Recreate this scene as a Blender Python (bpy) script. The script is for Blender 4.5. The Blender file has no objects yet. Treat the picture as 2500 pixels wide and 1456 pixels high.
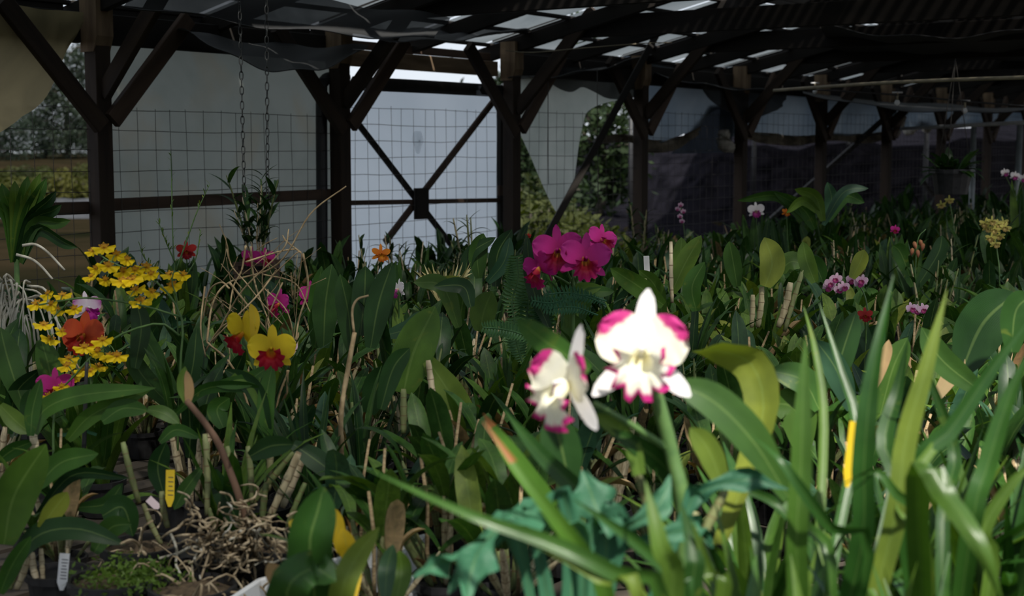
import bpy, math, random
from mathutils import Vector, Matrix
rnd = random.Random(7)
R = math.radians
C = bpy.context.scene.collection
SC = bpy.context.scene

# ------------------------------------------------------------------ camera, world, sun, exposure
F = 2500 * 50 / 36.0                       # focal length in pixels of the 2500 px frame
PITCH = math.atan((728 - 370) / F)
EYE = Vector((0, 0, 1.6))
cam_d = bpy.data.cameras.new('camera'); cam = bpy.data.objects.new('camera', cam_d); C.objects.link(cam)
cam.location = EYE; cam.rotation_euler = (math.pi / 2 - PITCH, 0, 0)
cam_d.lens = 50; cam_d.sensor_width = 36; cam_d.clip_end = 600
cam_d.dof.use_dof = True; cam_d.dof.focus_distance = 4.7; cam_d.dof.aperture_fstop = 4.5
SC.camera = cam

w = bpy.data.worlds.new('sky'); SC.world = w; w.use_nodes = True
nt = w.node_tree; nt.nodes.clear()
tc = nt.nodes.new('ShaderNodeTexCoord'); sx = nt.nodes.new('ShaderNodeSeparateXYZ')
nt.links.new(tc.outputs['Generated'], sx.inputs[0])
rp = nt.nodes.new('ShaderNodeValToRGB')
rp.color_ramp.elements[0].position = 0.0; rp.color_ramp.elements[0].color = (0.80, 0.86, 0.92, 1)
rp.color_ramp.elements[1].position = 0.7; rp.color_ramp.elements[1].color = (0.34, 0.50, 0.78, 1)
nz = nt.nodes.new('ShaderNodeTexNoise'); nz.inputs['Scale'].default_value = 2.2; nz.inputs['Detail'].default_value = 5
nt.links.new(tc.outputs['Generated'], nz.inputs['Vector'])
cr = nt.nodes.new('ShaderNodeValToRGB'); cr.color_ramp.elements[0].position = .42; cr.color_ramp.elements[1].position = .62
mx = nt.nodes.new('ShaderNodeMix'); mx.data_type = 'RGBA'
bg = nt.nodes.new('ShaderNodeBackground'); ow = nt.nodes.new('ShaderNodeOutputWorld')
nt.links.new(sx.outputs['Z'], rp.inputs[0]); nt.links.new(nz.outputs[0], cr.inputs[0])
nt.links.new(cr.outputs[0], mx.inputs[0]); nt.links.new(rp.outputs[0], mx.inputs[6]); mx.inputs[7].default_value = (.92, .95, 1, 1)
nt.links.new(mx.outputs[2], bg.inputs[0]); bg.inputs[1].default_value = 1.05
nt.links.new(bg.outputs[0], ow.inputs[0])

# wall frame: d along the back wall, nin into the house
D = Vector((0.5843, 0.8115, 0)); NIN = Vector((0.8115, -0.5843, 0)); P0 = Vector((-2.016, 7.0, 0))
BAY = 1.725
sun_d = bpy.data.lights.new('sun', 'SUN'); sun = bpy.data.objects.new('sun', sun_d); C.objects.link(sun)
sun_d.energy = 8.0; sun_d.angle = R(2.4); sun_d.color = (1.0, .95, .86)
sdir = (-NIN * 0.62 + D * 0.36 + Vector((0, 0, -1.0))).normalized()
sun.rotation_euler = sdir.to_track_quat('-Z', 'Y').to_euler(); sun.location = (3, -3, 12)

vs = SC.view_settings
vs.view_transform = 'Standard'; vs.look = 'None'; vs.gamma = 1; vs.use_curve_mapping = False; vs.exposure = 0.0
cy = SC.cycles
cy.max_bounces = 6; cy.diffuse_bounces = 3; cy.glossy_bounces = 2; cy.transmission_bounces = 4; cy.transparent_max_bounces = 8
cy.caustics_reflective = False; cy.caustics_refractive = False; cy.adaptive_threshold = .05

# ------------------------------------------------------------------ helpers
CP, SP = math.cos(PITCH), math.sin(PITCH)
def P(px, py, Z):
    """the point at camera depth Z that stands at this pixel of the 2500x1456 frame"""
    x = (px - 1250) / F * Z; yc = (728 - py) / F * Z
    return EYE + Vector((x, Z * CP + yc * SP, -Z * SP + yc * CP))
def project(p):
    v = p - EYE
    Z = v.y * CP - v.z * SP; yc = v.y * SP + v.z * CP
    return (1250 + v.x / Z * F, 728 - yc / Z * F, Z)
def W(s, u, z):
    p = P0 + D * s + NIN * u; return Vector((p.x, p.y, z))
def wall_hit(px, py, u):
    """where the ray through a pixel meets the vertical plane that runs u inside the wall line"""
    r = P(px, py, 1.0) - EYE
    n = Vector((NIN.x, NIN.y, 0)); t = (P0 + NIN * u - EYE).dot(n) / r.dot(n)
    return EYE + r * t
def su(p):
    v = Vector((p.x, p.y, 0)) - P0
    return v.dot(D), v.dot(NIN)

def mesh(name, vs_, fs, mat=None, uvs=None, smooth=True):
    m = bpy.data.meshes.new(name); m.from_pydata([tuple(v) for v in vs_], [], fs)
    if uvs:
        l = m.uv_layers.new(name='UVMap')
        for lp in m.loops: l.data[lp.index].uv = uvs[lp.vertex_index]
    if smooth: m.polygons.foreach_set('use_smooth', [True] * len(m.polygons))
    if mat: m.materials.append(mat)
    m.update(); return m
def ob(name, m, parent=None, loc=(0, 0, 0), rot=(0, 0, 0), sc=(1, 1, 1)):
    o = bpy.data.objects.new(name, m); C.objects.link(o)
    if parent: o.parent = parent
    o.location = loc; o.rotation_euler = rot
    o.scale = sc if hasattr(sc, '__len__') else (sc, sc, sc)
    return o
def tag(o, label=None, cat=None, group=None, kind=None):
    if label: o['label'] = label
    if cat: o['category'] = cat
    if group: o['group'] = group
    if kind: o['kind'] = kind
    return o
def thing(name, label, cat, loc=(0, 0, 0), rz=0, group=None):
    return tag(ob(name, None, None, loc, (0, 0, rz)), label, cat, group)
KIDS = {}
def copy_tree(o, parent=None):
    c = o.copy(); C.objects.link(c); c.parent = parent
    if o.name not in KIDS: KIDS[o.name] = list(o.children)
    for ch in KIDS[o.name]:
        d = ch.copy(); C.objects.link(d); d.parent = c
    return c
def box(sx_, sy, sz, mat, c=(0, 0, 0), bev=0.0, name='board'):
    """box mesh with its eight corners chamfered along the long edges (an octagon section when bev)"""
    x, y, z = sx_ / 2, sy / 2, sz / 2; cx, cy, cz = c
    if not bev:
        v = [(cx + a * x, cy + b * y, cz + e * z) for a in (-1, 1) for b in (-1, 1) for e in (-1, 1)]
        f = [(0, 1, 3, 2), (4, 6, 7, 5), (0, 4, 5, 1), (2, 3, 7, 6), (0, 2, 6, 4), (1, 5, 7, 3)]
        return mesh(name, v, f, mat, smooth=False)
    b = bev; sec = [(-x + b, -y), (x - b, -y), (x, -y + b), (x, y - b), (x - b, y), (-x + b, y), (-x, y - b), (-x, -y + b)]
    v = [(cx + p, cy + q, cz - z) for p, q in sec] + [(cx + p, cy + q, cz + z) for p, q in sec]
    f = [(i, (i + 1) % 8, 8 + (i + 1) % 8, 8 + i) for i in range(8)] + [tuple(range(7, -1, -1)), tuple(range(8, 16))]
    return mesh(name, v, f, mat, smooth=False)
def bar(name, a, b, w_, h, mat, parent=None, up=Vector((0, 0, 1)), bev=.004):
    """a timber of section w_ x h from a to b; h lies in the plane of `up`"""
    a, b = Vector(a), Vector(b); L = (b - a).length; t = (b - a).normalized()
    s = t.cross(up)
    s = s.normalized() if s.length > 1e-4 else Vector((1, 0, 0))
    n = s.cross(t)
    m = box(w_, h, L, mat, bev=bev, name=name)
    o = ob(name, m, parent)
    M = Matrix((s, n, t)).transposed().to_4x4()
    if parent is not None:
        loc = (a + b) / 2 - parent.location
        o.matrix_basis = Matrix.Translation(loc) @ M
    else:
        o.matrix_basis = Matrix.Translation((a + b) / 2) @ M
    return o
def smoothpath(pts, n):
    """Catmull-Rom through pts, n samples"""
    pts = [Vector(p) for p in pts]
    q = [pts[0] * 2 - pts[1]] + pts + [pts[-1] * 2 - pts[-2]]
    out = []; seg = len(pts) - 1
    for i in range(n):
        f = i / (n - 1) * seg; k = min(int(f), seg - 1); t = f - k
        a, b, c, d = q[k], q[k + 1], q[k + 2], q[k + 3]
        out.append(0.5 * ((2 * b) + (c - a) * t + (2 * a - 5 * b + 4 * c - d) * t * t + (3 * b - a - 3 * c + d) * t ** 3))
    return out
def tube_data(pts, rad, sides=6, cap=True, v0=0):
    pts = [Vector(p) for p in pts]; n = len(pts)
    rr = rad if hasattr(rad, '__len__') else [rad] * n
    vs_, fs, uv = [], [], []
    ref = Vector((0.31, 0.2, 0.93))
    for i in range(n):
        t = (pts[min(i + 1, n - 1)] - pts[max(i - 1, 0)])
        t = t.normalized() if t.length > 1e-9 else Vector((0, 0, 1))
        s = t.cross(ref)
        if s.length < .05: s = t.cross(Vector((1, 0, 0)))
        s.normalize(); m = s.cross(t)
        for k in range(sides):
            a = 2 * math.pi * k / sides
            vs_.append(pts[i] + (s * math.cos(a) + m * math.sin(a)) * rr[i]); uv.append((k / sides, i / (n - 1)))
    for i in range(n - 1):
        for k in range(sides):
            a = i * sides + k; b = i * sides + (k + 1) % sides
            fs.append((v0 + a, v0 + b, v0 + b + sides, v0 + a + sides))
    if cap:
        fs.append(tuple(v0 + k for k in range(sides - 1, -1, -1))); fs.append(tuple(v0 + (n - 1) * sides + k for k in range(sides)))
    return vs_, fs, uv
def tube(name, pts, rad, mat, sides=6):
    v, f, uv = tube_data(pts, rad, sides); return mesh(name, v, f, mat, uv)

def ribbon(name, pts, width, mat, across=None, fold=.18, prof=None, twist=0, cols=4, arch=True, n=None, wav=0.0, twist1=None):
    """a leaf blade along pts; `across` is the direction its width takes; UV x across, y along"""
    pts = smoothpath(pts, n or 12); n = len(pts)
    vs_, fs, uv = [], [], []
    prof = prof or (lambda t: (min(1, t / .12) * .55 + .45) * (1 - max(0, (t - .55) / .45) ** 2.2))
    for i, p in enumerate(pts):
        t = i / (n - 1)
        tg = (pts[min(i + 1, n - 1)] - pts[max(i - 1, 0)]).normalized()
        a = across - tg * across.dot(tg)
        a = a.normalized() if a.length > 1e-4 else tg.orthogonal().normalized()
        nn = tg.cross(a)
        tw = twist + ((twist1 - twist) * t if twist1 is not None else 0)
        a2 = a * math.cos(tw) + nn * math.sin(tw); n2 = nn * math.cos(tw) - a * math.sin(tw)
        wd = width * max(.04, prof(t)) / 2
        for k in range(cols + 1):
            c = (k / cols) * 2 - 1
            h = -abs(c) * fold * wd if arch else abs(c) * fold * wd
            if wav: h += wav * wd * abs(c) * math.sin(t * 21 + k * 1.7) 
            vs_.append(p + a2 * (c * wd) + n2 * h); uv.append((k / cols, t))
    for i in range(n - 1):
        for k in range(cols):
            a = i * (cols + 1) + k; fs.append((a, a + 1, a + cols + 2, a + cols + 1))
    return mesh(name, vs_, fs, mat, uv)
PLEAF = lambda t: (.42 + .58 * min(1, t / .35) ** .8) * (max(0, 1 - max(0, (t - .5) / .5) ** 2.6)) ** .8     # broad, blunt leaf
PSTRAP = lambda t: (.8 + .2 * min(1, t / .2)) * (1 - max(0, (t - .45) / .55) ** 2.0)                          # long strap leaf

# ------------------------------------------------------------------ materials
def nodes(name):
    m = bpy.data.materials.new(name); m.use_nodes = True
    return m, m.node_tree, m.node_tree.nodes['Principled BSDF'], m.node_tree.nodes['Material Output']
def ramp(t, els):
    r = t.nodes.new('ShaderNodeValToRGB'); e = r.color_ramp.elements
    while len(e) < len(els): e.new(.5)
    for i, (p, c) in enumerate(els): e[i].position = p; e[i].color = (*c, 1)
    return r
def mixc(t, f, a, b, mode='MIX'):
    m = t.nodes.new('ShaderNodeMix'); m.data_type = 'RGBA'; m.blend_type = mode
    for s, v in ((m.inputs[0], f), (m.inputs[6], a), (m.inputs[7], b)):
        if hasattr(v, 'links'): t.links.new(v, s)
        elif hasattr(v, '__len__'): s.default_value = (*v, 1)
        else: s.default_value = v
    return m.outputs[2]
def math_n(t, op, a, b=0.0):
    m = t.nodes.new('ShaderNodeMath'); m.operation = op
    for s, v in ((m.inputs[0], a), (m.inputs[1], b)):
        if hasattr(v, 'links'): t.links.new(v, s)
        else: s.default_value = v
    return m.outputs[0]
def noise(t, scale, detail=3, coord='Object', dist=0.0, stretch=None):
    c = t.nodes.new('ShaderNodeTexCoord'); n = t.nodes.new('ShaderNodeTexNoise')
    n.inputs['Scale'].default_value = scale; n.inputs['Detail'].default_value = detail; n.inputs['Distortion'].default_value = dist
    if stretch:
        mp = t.nodes.new('ShaderNodeMapping'); mp.inputs['Scale'].default_value = stretch
        t.links.new(c.outputs[coord], mp.inputs[0]); t.links.new(mp.outputs[0], n.inputs['Vector'])
    else: t.links.new(c.outputs[coord], n.inputs['Vector'])
    return n.outputs[0]
def plain(name, c1, c2=None, scale=20, rough=.7, coord='Object', stretch=None, bump=0.0, metal=0.0, spec=.4, detail=4):
    m, t, b, o = nodes(name)
    b.inputs['Roughness'].default_value = rough; b.inputs['Metallic'].default_value = metal
    b.inputs['Specular IOR Level'].default_value = spec
    n = noise(t, scale, detail, coord, .3, stretch)
    r = ramp(t, [(.32, c1), (.68, c2 or c1)]); t.links.new(n, r.inputs[0]); t.links.new(r.outputs[0], b.inputs['Base Color'])
    if bump:
        bp = t.nodes.new('ShaderNodeBump'); bp.inputs['Strength'].default_value = bump; bp.inputs['Distance'].default_value = .01
        t.links.new(n, bp.inputs['Height']); t.links.new(bp.outputs[0], b.inputs['Normal'])
    return m
def leafmat(name, c1, c2, c3, rough=.42, trans=.18, rib=(.25, .36, .12), ribw=.03, ribf=.2, blot=None, tip=None, spec=.22):
    """leaf: hue differs from leaf to leaf, pale midrib, fine lengthwise veins, some blotching"""
    m, t, b, o = nodes(name)
    oi = t.nodes.new('ShaderNodeObjectInfo')
    r = ramp(t, [(0, c1), (.55, c2), (1, c3)]); t.links.new(oi.outputs['Random'], r.inputs[0])
    tc_ = t.nodes.new('ShaderNodeTexCoord'); s = t.nodes.new('ShaderNodeSeparateXYZ'); t.links.new(tc_.outputs['UV'], s.inputs[0])
    du = math_n(t, 'ABSOLUTE', math_n(t, 'SUBTRACT', s.outputs[0], .5))
    mr = math_n(t, 'MULTIPLY', math_n(t, 'LESS_THAN', du, ribw), ribf)
    col = mixc(t, mr, r.outputs[0], rib)
    n = noise(t, 9, 4, 'Object', .4)
    nr = ramp(t, [(.3, (.62, .66, .6)), (.72, (1.25, 1.2, 1.05))]); t.links.new(n, nr.inputs[0])
    col = mixc(t, 1.0, col, nr.outputs[0], 'MULTIPLY')
    if blot:
        n2 = noise(t, 22, 3, 'Object', 1.2); g = ramp(t, [(.62, (0, 0, 0)), (.72, (1, 1, 1))]); t.links.new(n2, g.inputs[0])
        f = math_n(t, 'MULTIPLY', g.outputs[0], .7); col = mixc(t, f, col, blot)
    if tip:
        n3 = noise(t, 14, 3, 'Object', .5)
        v = math_n(t, 'ADD', s.outputs[1], math_n(t, 'MULTIPLY', n3, .12))
        col = mixc(t, math_n(t, 'GREATER_THAN', v, tip[0]), col, tip[1])
    t.links.new(col, b.inputs['Base Color'])
    b.inputs['Roughness'].default_value = rough; b.inputs['Specular IOR Level'].default_value = spec
    wv = t.nodes.new('ShaderNodeTexWave'); wv.inputs['Scale'].default_value = 9; wv.inputs['Distortion'].default_value = .6
    t.links.new(tc_.outputs['UV'], wv.inputs['Vector'])
    bp = t.nodes.new('ShaderNodeBump'); bp.inputs['Strength'].default_value = .12; bp.inputs['Distance'].default_value = .004
    t.links.new(wv.outputs['Fac'], bp.inputs['Height']); t.links.new(bp.outputs[0], b.inputs['Normal'])
    tl = t.nodes.new('ShaderNodeBsdfTranslucent'); ms = t.nodes.new('ShaderNodeMixShader'); ms.inputs[0].default_value = trans
    lc = mixc(t, 1.0, col, (1.5, 1.7, .6), 'MULTIPLY'); t.links.new(lc, tl.inputs[0])
    t.links.new(b.outputs[0], ms.inputs[1]); t.links.new(tl.outputs[0], ms.inputs[2]); t.links.new(ms.outputs[0], o.inputs[0])
    return m
def sheetmat(name, c1, c2, trans=.6, scale=3.0, weave=0.0, stain=None):
    """translucent plastic or cloth: diffuse plus light let through from behind"""
    m, t, b, o = nodes(name)
    n = noise(t, scale, 5, 'Object', .5); r = ramp(t, [(.3, c1), (.7, c2)]); t.links.new(n, r.inputs[0]); col = r.outputs[0]
    if stain:
        n2 = noise(t, 1.7, 4, 'Object', .8); g = ramp(t, [(.55, (0, 0, 0)), (.75, (1, 1, 1))]); t.links.new(n2, g.inputs[0])
        col = mixc(t, math_n(t, 'MULTIPLY', g.outputs[0], .55), col, stain)
    df = t.nodes.new('ShaderNodeBsdfDiffuse'); tl = t.nodes.new('ShaderNodeBsdfTranslucent'); ms = t.nodes.new('ShaderNodeMixShader')
    t.links.new(col, df.inputs[0]); t.links.new(col, tl.inputs[0]); ms.inputs[0].default_value = trans
    t.links.new(df.outputs[0], ms.inputs[1]); t.links.new(tl.outputs[0], ms.inputs[2]); t.links.new(ms.outputs[0], o.inputs[0])
    return m
def netmat(name, col, through):
    """open-weave shade net: threads of `col`, the holes let `through` of the light straight on"""
    m, t, b, o = nodes(name)
    b.inputs['Base Color'].default_value = (*col, 1); b.inputs['Roughness'].default_value = .8
    tr = t.nodes.new('ShaderNodeBsdfTransparent'); ms = t.nodes.new('ShaderNodeMixShader')
    n = noise(t, 6, 4, 'Object', .6); g = ramp(t, [(.3, (through * .75,) * 3), (.7, (min(1, through * 1.25),) * 3)]); t.links.new(n, g.inputs[0])
    t.links.new(g.outputs[0], ms.inputs[0]); t.links.new(b.outputs[0], ms.inputs[1]); t.links.new(tr.outputs[0], ms.inputs[2])
    t.links.new(ms.outputs[0], o.inputs[0]); return m
def petalmat(name, els, edge=None, trans=.3, nscale=30, rough=.55, spots=None, across=None):
    """petal colour from base (0) to tip (1); `across` recolours the far corners of the blade"""
    m, t, b, o = nodes(name)
    tc_ = t.nodes.new('ShaderNodeTexCoord'); s = t.nodes.new('ShaderNodeSeparateXYZ'); t.links.new(tc_.outputs['UV'], s.inputs[0])
    n = noise(t, nscale, 3, 'Object', .5)
    v = math_n(t, 'ADD', s.outputs[1], math_n(t, 'MULTIPLY', math_n(t, 'SUBTRACT', n, .5), .22))
    if across: v = math_n(t, 'ADD', v, math_n(t, 'MULTIPLY', math_n(t, 'SUBTRACT', .5, s.outputs[0]), across))
    r = ramp(t, els); t.links.new(v, r.inputs[0]); col = r.outputs[0]
    if spots:
        n2 = noise(t, nscale * 5, 2, 'Object', 0); col = mixc(t, math_n(t, 'GREATER_THAN', n2, spots[0]), col, spots[1])
    t.links.new(col, b.inputs['Base Color']); b.inputs['Roughness'].default_value = rough; b.inputs['Specular IOR Level'].default_value = .25
    wv = t.nodes.new('ShaderNodeTexNoise'); wv.inputs['Scale'].default_value = 60
    mp = t.nodes.new('ShaderNodeMapping'); mp.inputs['Scale'].default_value = (1, .08, 1)
    t.links.new(tc_.outputs['UV'], mp.inputs[0]); t.links.new(mp.outputs[0], wv.inputs['Vector'])
    bp = t.nodes.new('ShaderNodeBump'); bp.inputs['Strength'].default_value = .15; bp.inputs['Distance'].default_value = .003
    t.links.new(wv.outputs[0], bp.inputs['Height']); t.links.new(bp.outputs[0], b.inputs['Normal'])
    tl = t.nodes.new('ShaderNodeBsdfTranslucent'); ms = t.nodes.new('ShaderNodeMixShader'); ms.inputs[0].default_value = trans
    t.links.new(col, tl.inputs[0]); t.links.new(b.outputs[0], ms.inputs[1]); t.links.new(tl.outputs[0], ms.inputs[2])
    t.links.new(ms.outputs[0], o.inputs[0]); return m

M = {}
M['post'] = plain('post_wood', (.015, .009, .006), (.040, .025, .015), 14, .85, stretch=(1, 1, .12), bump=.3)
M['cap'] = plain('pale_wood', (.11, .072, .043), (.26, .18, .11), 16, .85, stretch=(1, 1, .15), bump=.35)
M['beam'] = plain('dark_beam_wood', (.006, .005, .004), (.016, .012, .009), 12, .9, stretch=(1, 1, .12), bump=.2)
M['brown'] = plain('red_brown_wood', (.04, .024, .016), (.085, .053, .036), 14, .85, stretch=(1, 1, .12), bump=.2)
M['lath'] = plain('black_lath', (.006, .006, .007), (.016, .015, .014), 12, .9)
M['wire'] = plain('fence_wire', (.05, .048, .045), (.10, .09, .08), 40, .6, metal=.4)
M['steel'] = plain('chain_steel', (.05, .055, .055), (.11, .115, .115), 60, .5, metal=.6)
M['black'] = plain('black_plastic', (.012, .012, .013), (.028, .028, .03), 30, .45)
M['pipe'] = plain('black_pipe', (.01, .01, .012), (.02, .02, .022), 8, .5)
M['pvc'] = plain('old_pvc', (.22, .19, .13), (.36, .31, .22), 8, .6)
M['white'] = plain('white_plastic', (.62, .64, .66), (.78, .79, .8), 9, .5)
M['greypipe'] = plain('galvanised_pipe', (.16, .19, .20), (.27, .30, .31), 7, .5, metal=.3)
M['bench'] = plain('bench_wood', (.03, .026, .02), (.075, .06, .045), 10, .9, stretch=(1, 1, .2))
M['soil'] = plain('cinder_floor', (.012, .011, .010), (.035, .03, .027), 18, .95, bump=.5)
M['sheet'] = sheetmat('weathered_sheet', (.225, .245, .215), (.30, .315, .28), .62, 2.2, stain=(.28, .24, .165))
M['gate_sheet'] = sheetmat('clear_sheet', (.70, .76, .80), (.82, .87, .90), .80, 1.2)
M['torn_sheet'] = sheetmat('torn_sheet', (.34, .37, .33), (.46, .48, .43), .6, 3)
M['curtain'] = sheetmat('grey_curtain', (.10, .13, .16), (.19, .22, .24), .6, 1.6)
M['tarp'] = sheetmat('tan_tarp', (.22, .19, .11), (.44, .36, .20), .45, 2.5)
M['rag'] = sheetmat('pale_rag', (.42, .39, .34), (.6, .57, .5), .3, 9)
M['roof_sheet'] = sheetmat('roof_sheet', (.085, .10, .108), (.155, .172, .182), .72, 1.5)
M['net'] = netmat('black_shade_net', (.008, .009, .010), .07)
M['netgrey'] = netmat('grey_shade_net', (.012, .013, .014), .09)
def roofcloth(name, c1, c2, thr):
    m = sheetmat(name, c1, c2, .85, 2.0); t = m.node_tree; o = t.nodes['Material Output']
    src = o.inputs[0].links[0].from_socket; tr = t.nodes.new('ShaderNodeBsdfTransparent'); ms = t.nodes.new('ShaderNodeMixShader'); ms.inputs[0].default_value = thr
    t.links.new(src, ms.inputs[1]); t.links.new(tr.outputs[0], ms.inputs[2]); t.links.new(ms.outputs[0], o.inputs[0]); return m
M['roofnet'] = roofcloth('roof_shade_cloth', (.24, .26, .25), (.34, .36, .34), .34); M['roofnet2'] = roofcloth('dense_roof_cloth', (.07, .075, .075), (.12, .13, .13), .13)
M['leaf_dark'] = leafmat('leaf_dark', (.009, .032, .010), (.018, .054, .014), (.038, .092, .018), .38, .14)
M['leaf_mid'] = leafmat('leaf_mid', (.020, .064, .012), (.038, .102, .018), (.085, .150, .022), .40, .18, blot=(.10, .14, .02))
M['leaf_light'] = leafmat('leaf_light', (.055, .120, .020), (.095, .165, .028), (.190, .220, .035), .45, .22)
M['leaf_blue'] = leafmat('leaf_blue_green', (.016, .052, .032), (.028, .076, .044), (.052, .105, .055), .42, .14)
M['leaf_strap'] = leafmat('leaf_strap', (.022, .075, .014), (.036, .100, .018), (.075, .130, .016), .30, .22, ribw=.02, spec=.35)
M['leaf_stag'] = leafmat('leaf_stag', (.035, .125, .075), (.045, .145, .085), (.060, .165, .100), .5, .15, ribf=.15)
M['leaf_yel'] = leafmat('leaf_yellow', (.42, .30, .02), (.55, .38, .02), (.62, .44, .04), .5, .2)
M['leaf_dry'] = leafmat('leaf_dry', (.16, .085, .035), (.30, .19, .10), (.45, .33, .20), .8, .15, ribf=.1)
M['leaf_tipped'] = leafmat('leaf_brown_tip', (.05, .13, .02), (.065, .15, .02), (.09, .17, .02), .4, .22, ribw=.02, tip=(.93, (.30, .12, .04)))
def canemat():
    m, t, b, o = nodes('cane'); oi = t.nodes.new('ShaderNodeObjectInfo')
    r = ramp(t, [(0, (.10, .15, .045)), (.45, (.20, .23, .10)), (.65, (.42, .37, .24)), (1, (.60, .53, .39))]); t.links.new(oi.outputs['Random'], r.inputs[0])
    tc_ = t.nodes.new('ShaderNodeTexCoord'); s = t.nodes.new('ShaderNodeSeparateXYZ'); t.links.new(tc_.outputs['UV'], s.inputs[0])
    band = math_n(t, 'LESS_THAN', math_n(t, 'FRACT', math_n(t, 'MULTIPLY', s.outputs[1], 5.0)), .1)
    n = noise(t, 40, 4, 'Object', .6, (1, 1, .25)); g = ramp(t, [(.3, (.5, .45, .36)), (.7, (1.25, 1.22, 1.15))]); t.links.new(n, g.inputs[0])
    c = mixc(t, 1.0, r.outputs[0], g.outputs[0], 'MULTIPLY'); c = mixc(t, math_n(t, 'MULTIPLY', band, .7), c, (.12, .07, .03))
    t.links.new(c, b.inputs['Base Color']); b.inputs['Roughness'].default_value = .7; return m
M['cane'] = canemat()
M['stem'] = plain('green_stem', (.05, .11, .03), (.09, .17, .045), 30, .5)
M['twig'] = plain('dry_twig', (.22, .15, .075), (.42, .32, .18), 40, .85, bump=.3)
M['root'] = plain('pale_root', (.30, .28, .22), (.55, .53, .45), 30, .85)
M['rootbrown'] = plain('brown_root', (.20, .145, .08), (.55, .45, .30), 22, .9)
M['brownstalk'] = plain('brown_stalk', (.07, .035, .022), (.17, .10, .06), 22, .8, stretch=(1, 1, .2))
M['tie'] = plain('green_tie', (.02, .16, .11), (.03, .22, .15), 20, .5)
M['tagyel'] = plain('yellow_tag', (.62, .42, .01), (.70, .50, .02), 20, .5)
M['tagwhite'] = plain('white_tag', (.55, .55, .55), (.68, .68, .68), 20, .5)
M['tagpink'] = plain('pink_tag', (.50, .40, .42), (.60, .48, .50), 20, .5)
M['ink'] = plain('ink', (.03, .03, .04), (.06, .06, .07), 20, .8)
M['grassdry'] = leafmat('dry_grass', (.26, .22, .10), (.36, .31, .16), (.46, .42, .26), .8, .1, ribf=0)
M['fern'] = leafmat('fern_green', (.03, .10, .045), (.05, .13, .06), (.07, .16, .07), .5, .2)

# ------------------------------------------------------------------ ground, field outside
def grid_mesh(name, a, b, c, d, nx, ny, mat, f=None):
    vs_, fs = [], []
    for j in range(ny + 1):
        for i in range(nx + 1):
            s, t = i / nx, j / ny
            p = (a * (1 - s) + b * s) * (1 - t) + (d * (1 - s) + c * s) * t
            vs_.append(p + f(s, t) if f else p)
    for j in range(ny):
        for i in range(nx):
            k = j * (nx + 1) + i; fs.append((k, k + 1, k + nx + 2, k + nx + 1))
    return mesh(name, vs_, fs, mat)
tag(ob('floor', grid_mesh('floor', W(-9, 9, .02), W(34, 9, .02), W(34, -.3, .02), W(-9, -.3, .02), 30, 8, M['soil'], lambda s, t: Vector((0, 0, .015 * math.sin(s * 90) * math.sin(t * 31))))), kind='structure')
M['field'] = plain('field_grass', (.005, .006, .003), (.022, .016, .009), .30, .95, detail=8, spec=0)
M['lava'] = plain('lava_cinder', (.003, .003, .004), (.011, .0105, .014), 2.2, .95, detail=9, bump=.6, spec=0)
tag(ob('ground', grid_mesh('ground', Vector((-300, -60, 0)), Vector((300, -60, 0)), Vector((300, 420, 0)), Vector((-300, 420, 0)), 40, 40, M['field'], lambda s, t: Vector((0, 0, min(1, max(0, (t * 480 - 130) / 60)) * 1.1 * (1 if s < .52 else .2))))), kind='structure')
# cinder yard beyond the wall on the far side
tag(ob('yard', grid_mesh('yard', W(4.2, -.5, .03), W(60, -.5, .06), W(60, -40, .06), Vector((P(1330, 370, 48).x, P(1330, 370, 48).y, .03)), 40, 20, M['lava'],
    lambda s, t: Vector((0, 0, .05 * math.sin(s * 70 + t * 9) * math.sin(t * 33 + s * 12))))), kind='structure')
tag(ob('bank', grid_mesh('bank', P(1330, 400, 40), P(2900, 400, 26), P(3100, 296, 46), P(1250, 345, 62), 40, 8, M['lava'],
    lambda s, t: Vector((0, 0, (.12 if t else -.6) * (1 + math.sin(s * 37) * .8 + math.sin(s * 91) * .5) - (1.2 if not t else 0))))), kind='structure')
M['bush'] = leafmat('bush_leaf', (.018, .026, .006), (.036, .044, .008), (.062, .06, .011), .7, .25, ribf=0)
M['treeleaf'] = leafmat('tree_leaf', (.007, .014, .010), (.012, .022, .014), (.02, .03, .018), .7, .15, ribf=0)
M['treegreen'] = leafmat('tree_green', (.010, .022, .008), (.018, .034, .011), (.03, .046, .015), .7, .2, ribf=0)
M['bark'] = plain('bark', (.03, .025, .02), (.08, .065, .05), 6, .95)
M['mulch'] = plain('mulch_film', (.028, .03, .034), (.055, .058, .063), 1.2, .9, spec=0)
def leafcloud(name, mat, n, gen, size, seed):
    """many small leaves: n diamond blades placed by gen(rng)"""
    g = random.Random(seed); vs_, fs = [], []
    for i in range(n):
        p = gen(g); t = Vector((g.gauss(0, 1), g.gauss(0, 1), g.gauss(0, .7))).normalized(); s = t.orthogonal().normalized()
        q = t.cross(s); a = g.uniform(0, 6.3); s = s * math.cos(a) + q * math.sin(a)
        L = size * g.uniform(.6, 1.4); k = len(vs_)
        vs_ += [p - t * L, p + s * L * .4, p + t * L, p - s * L * .4]; fs.append((k, k + 1, k + 2, k + 3))
    return mesh(name, vs_, fs, mat, smooth=False)
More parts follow.
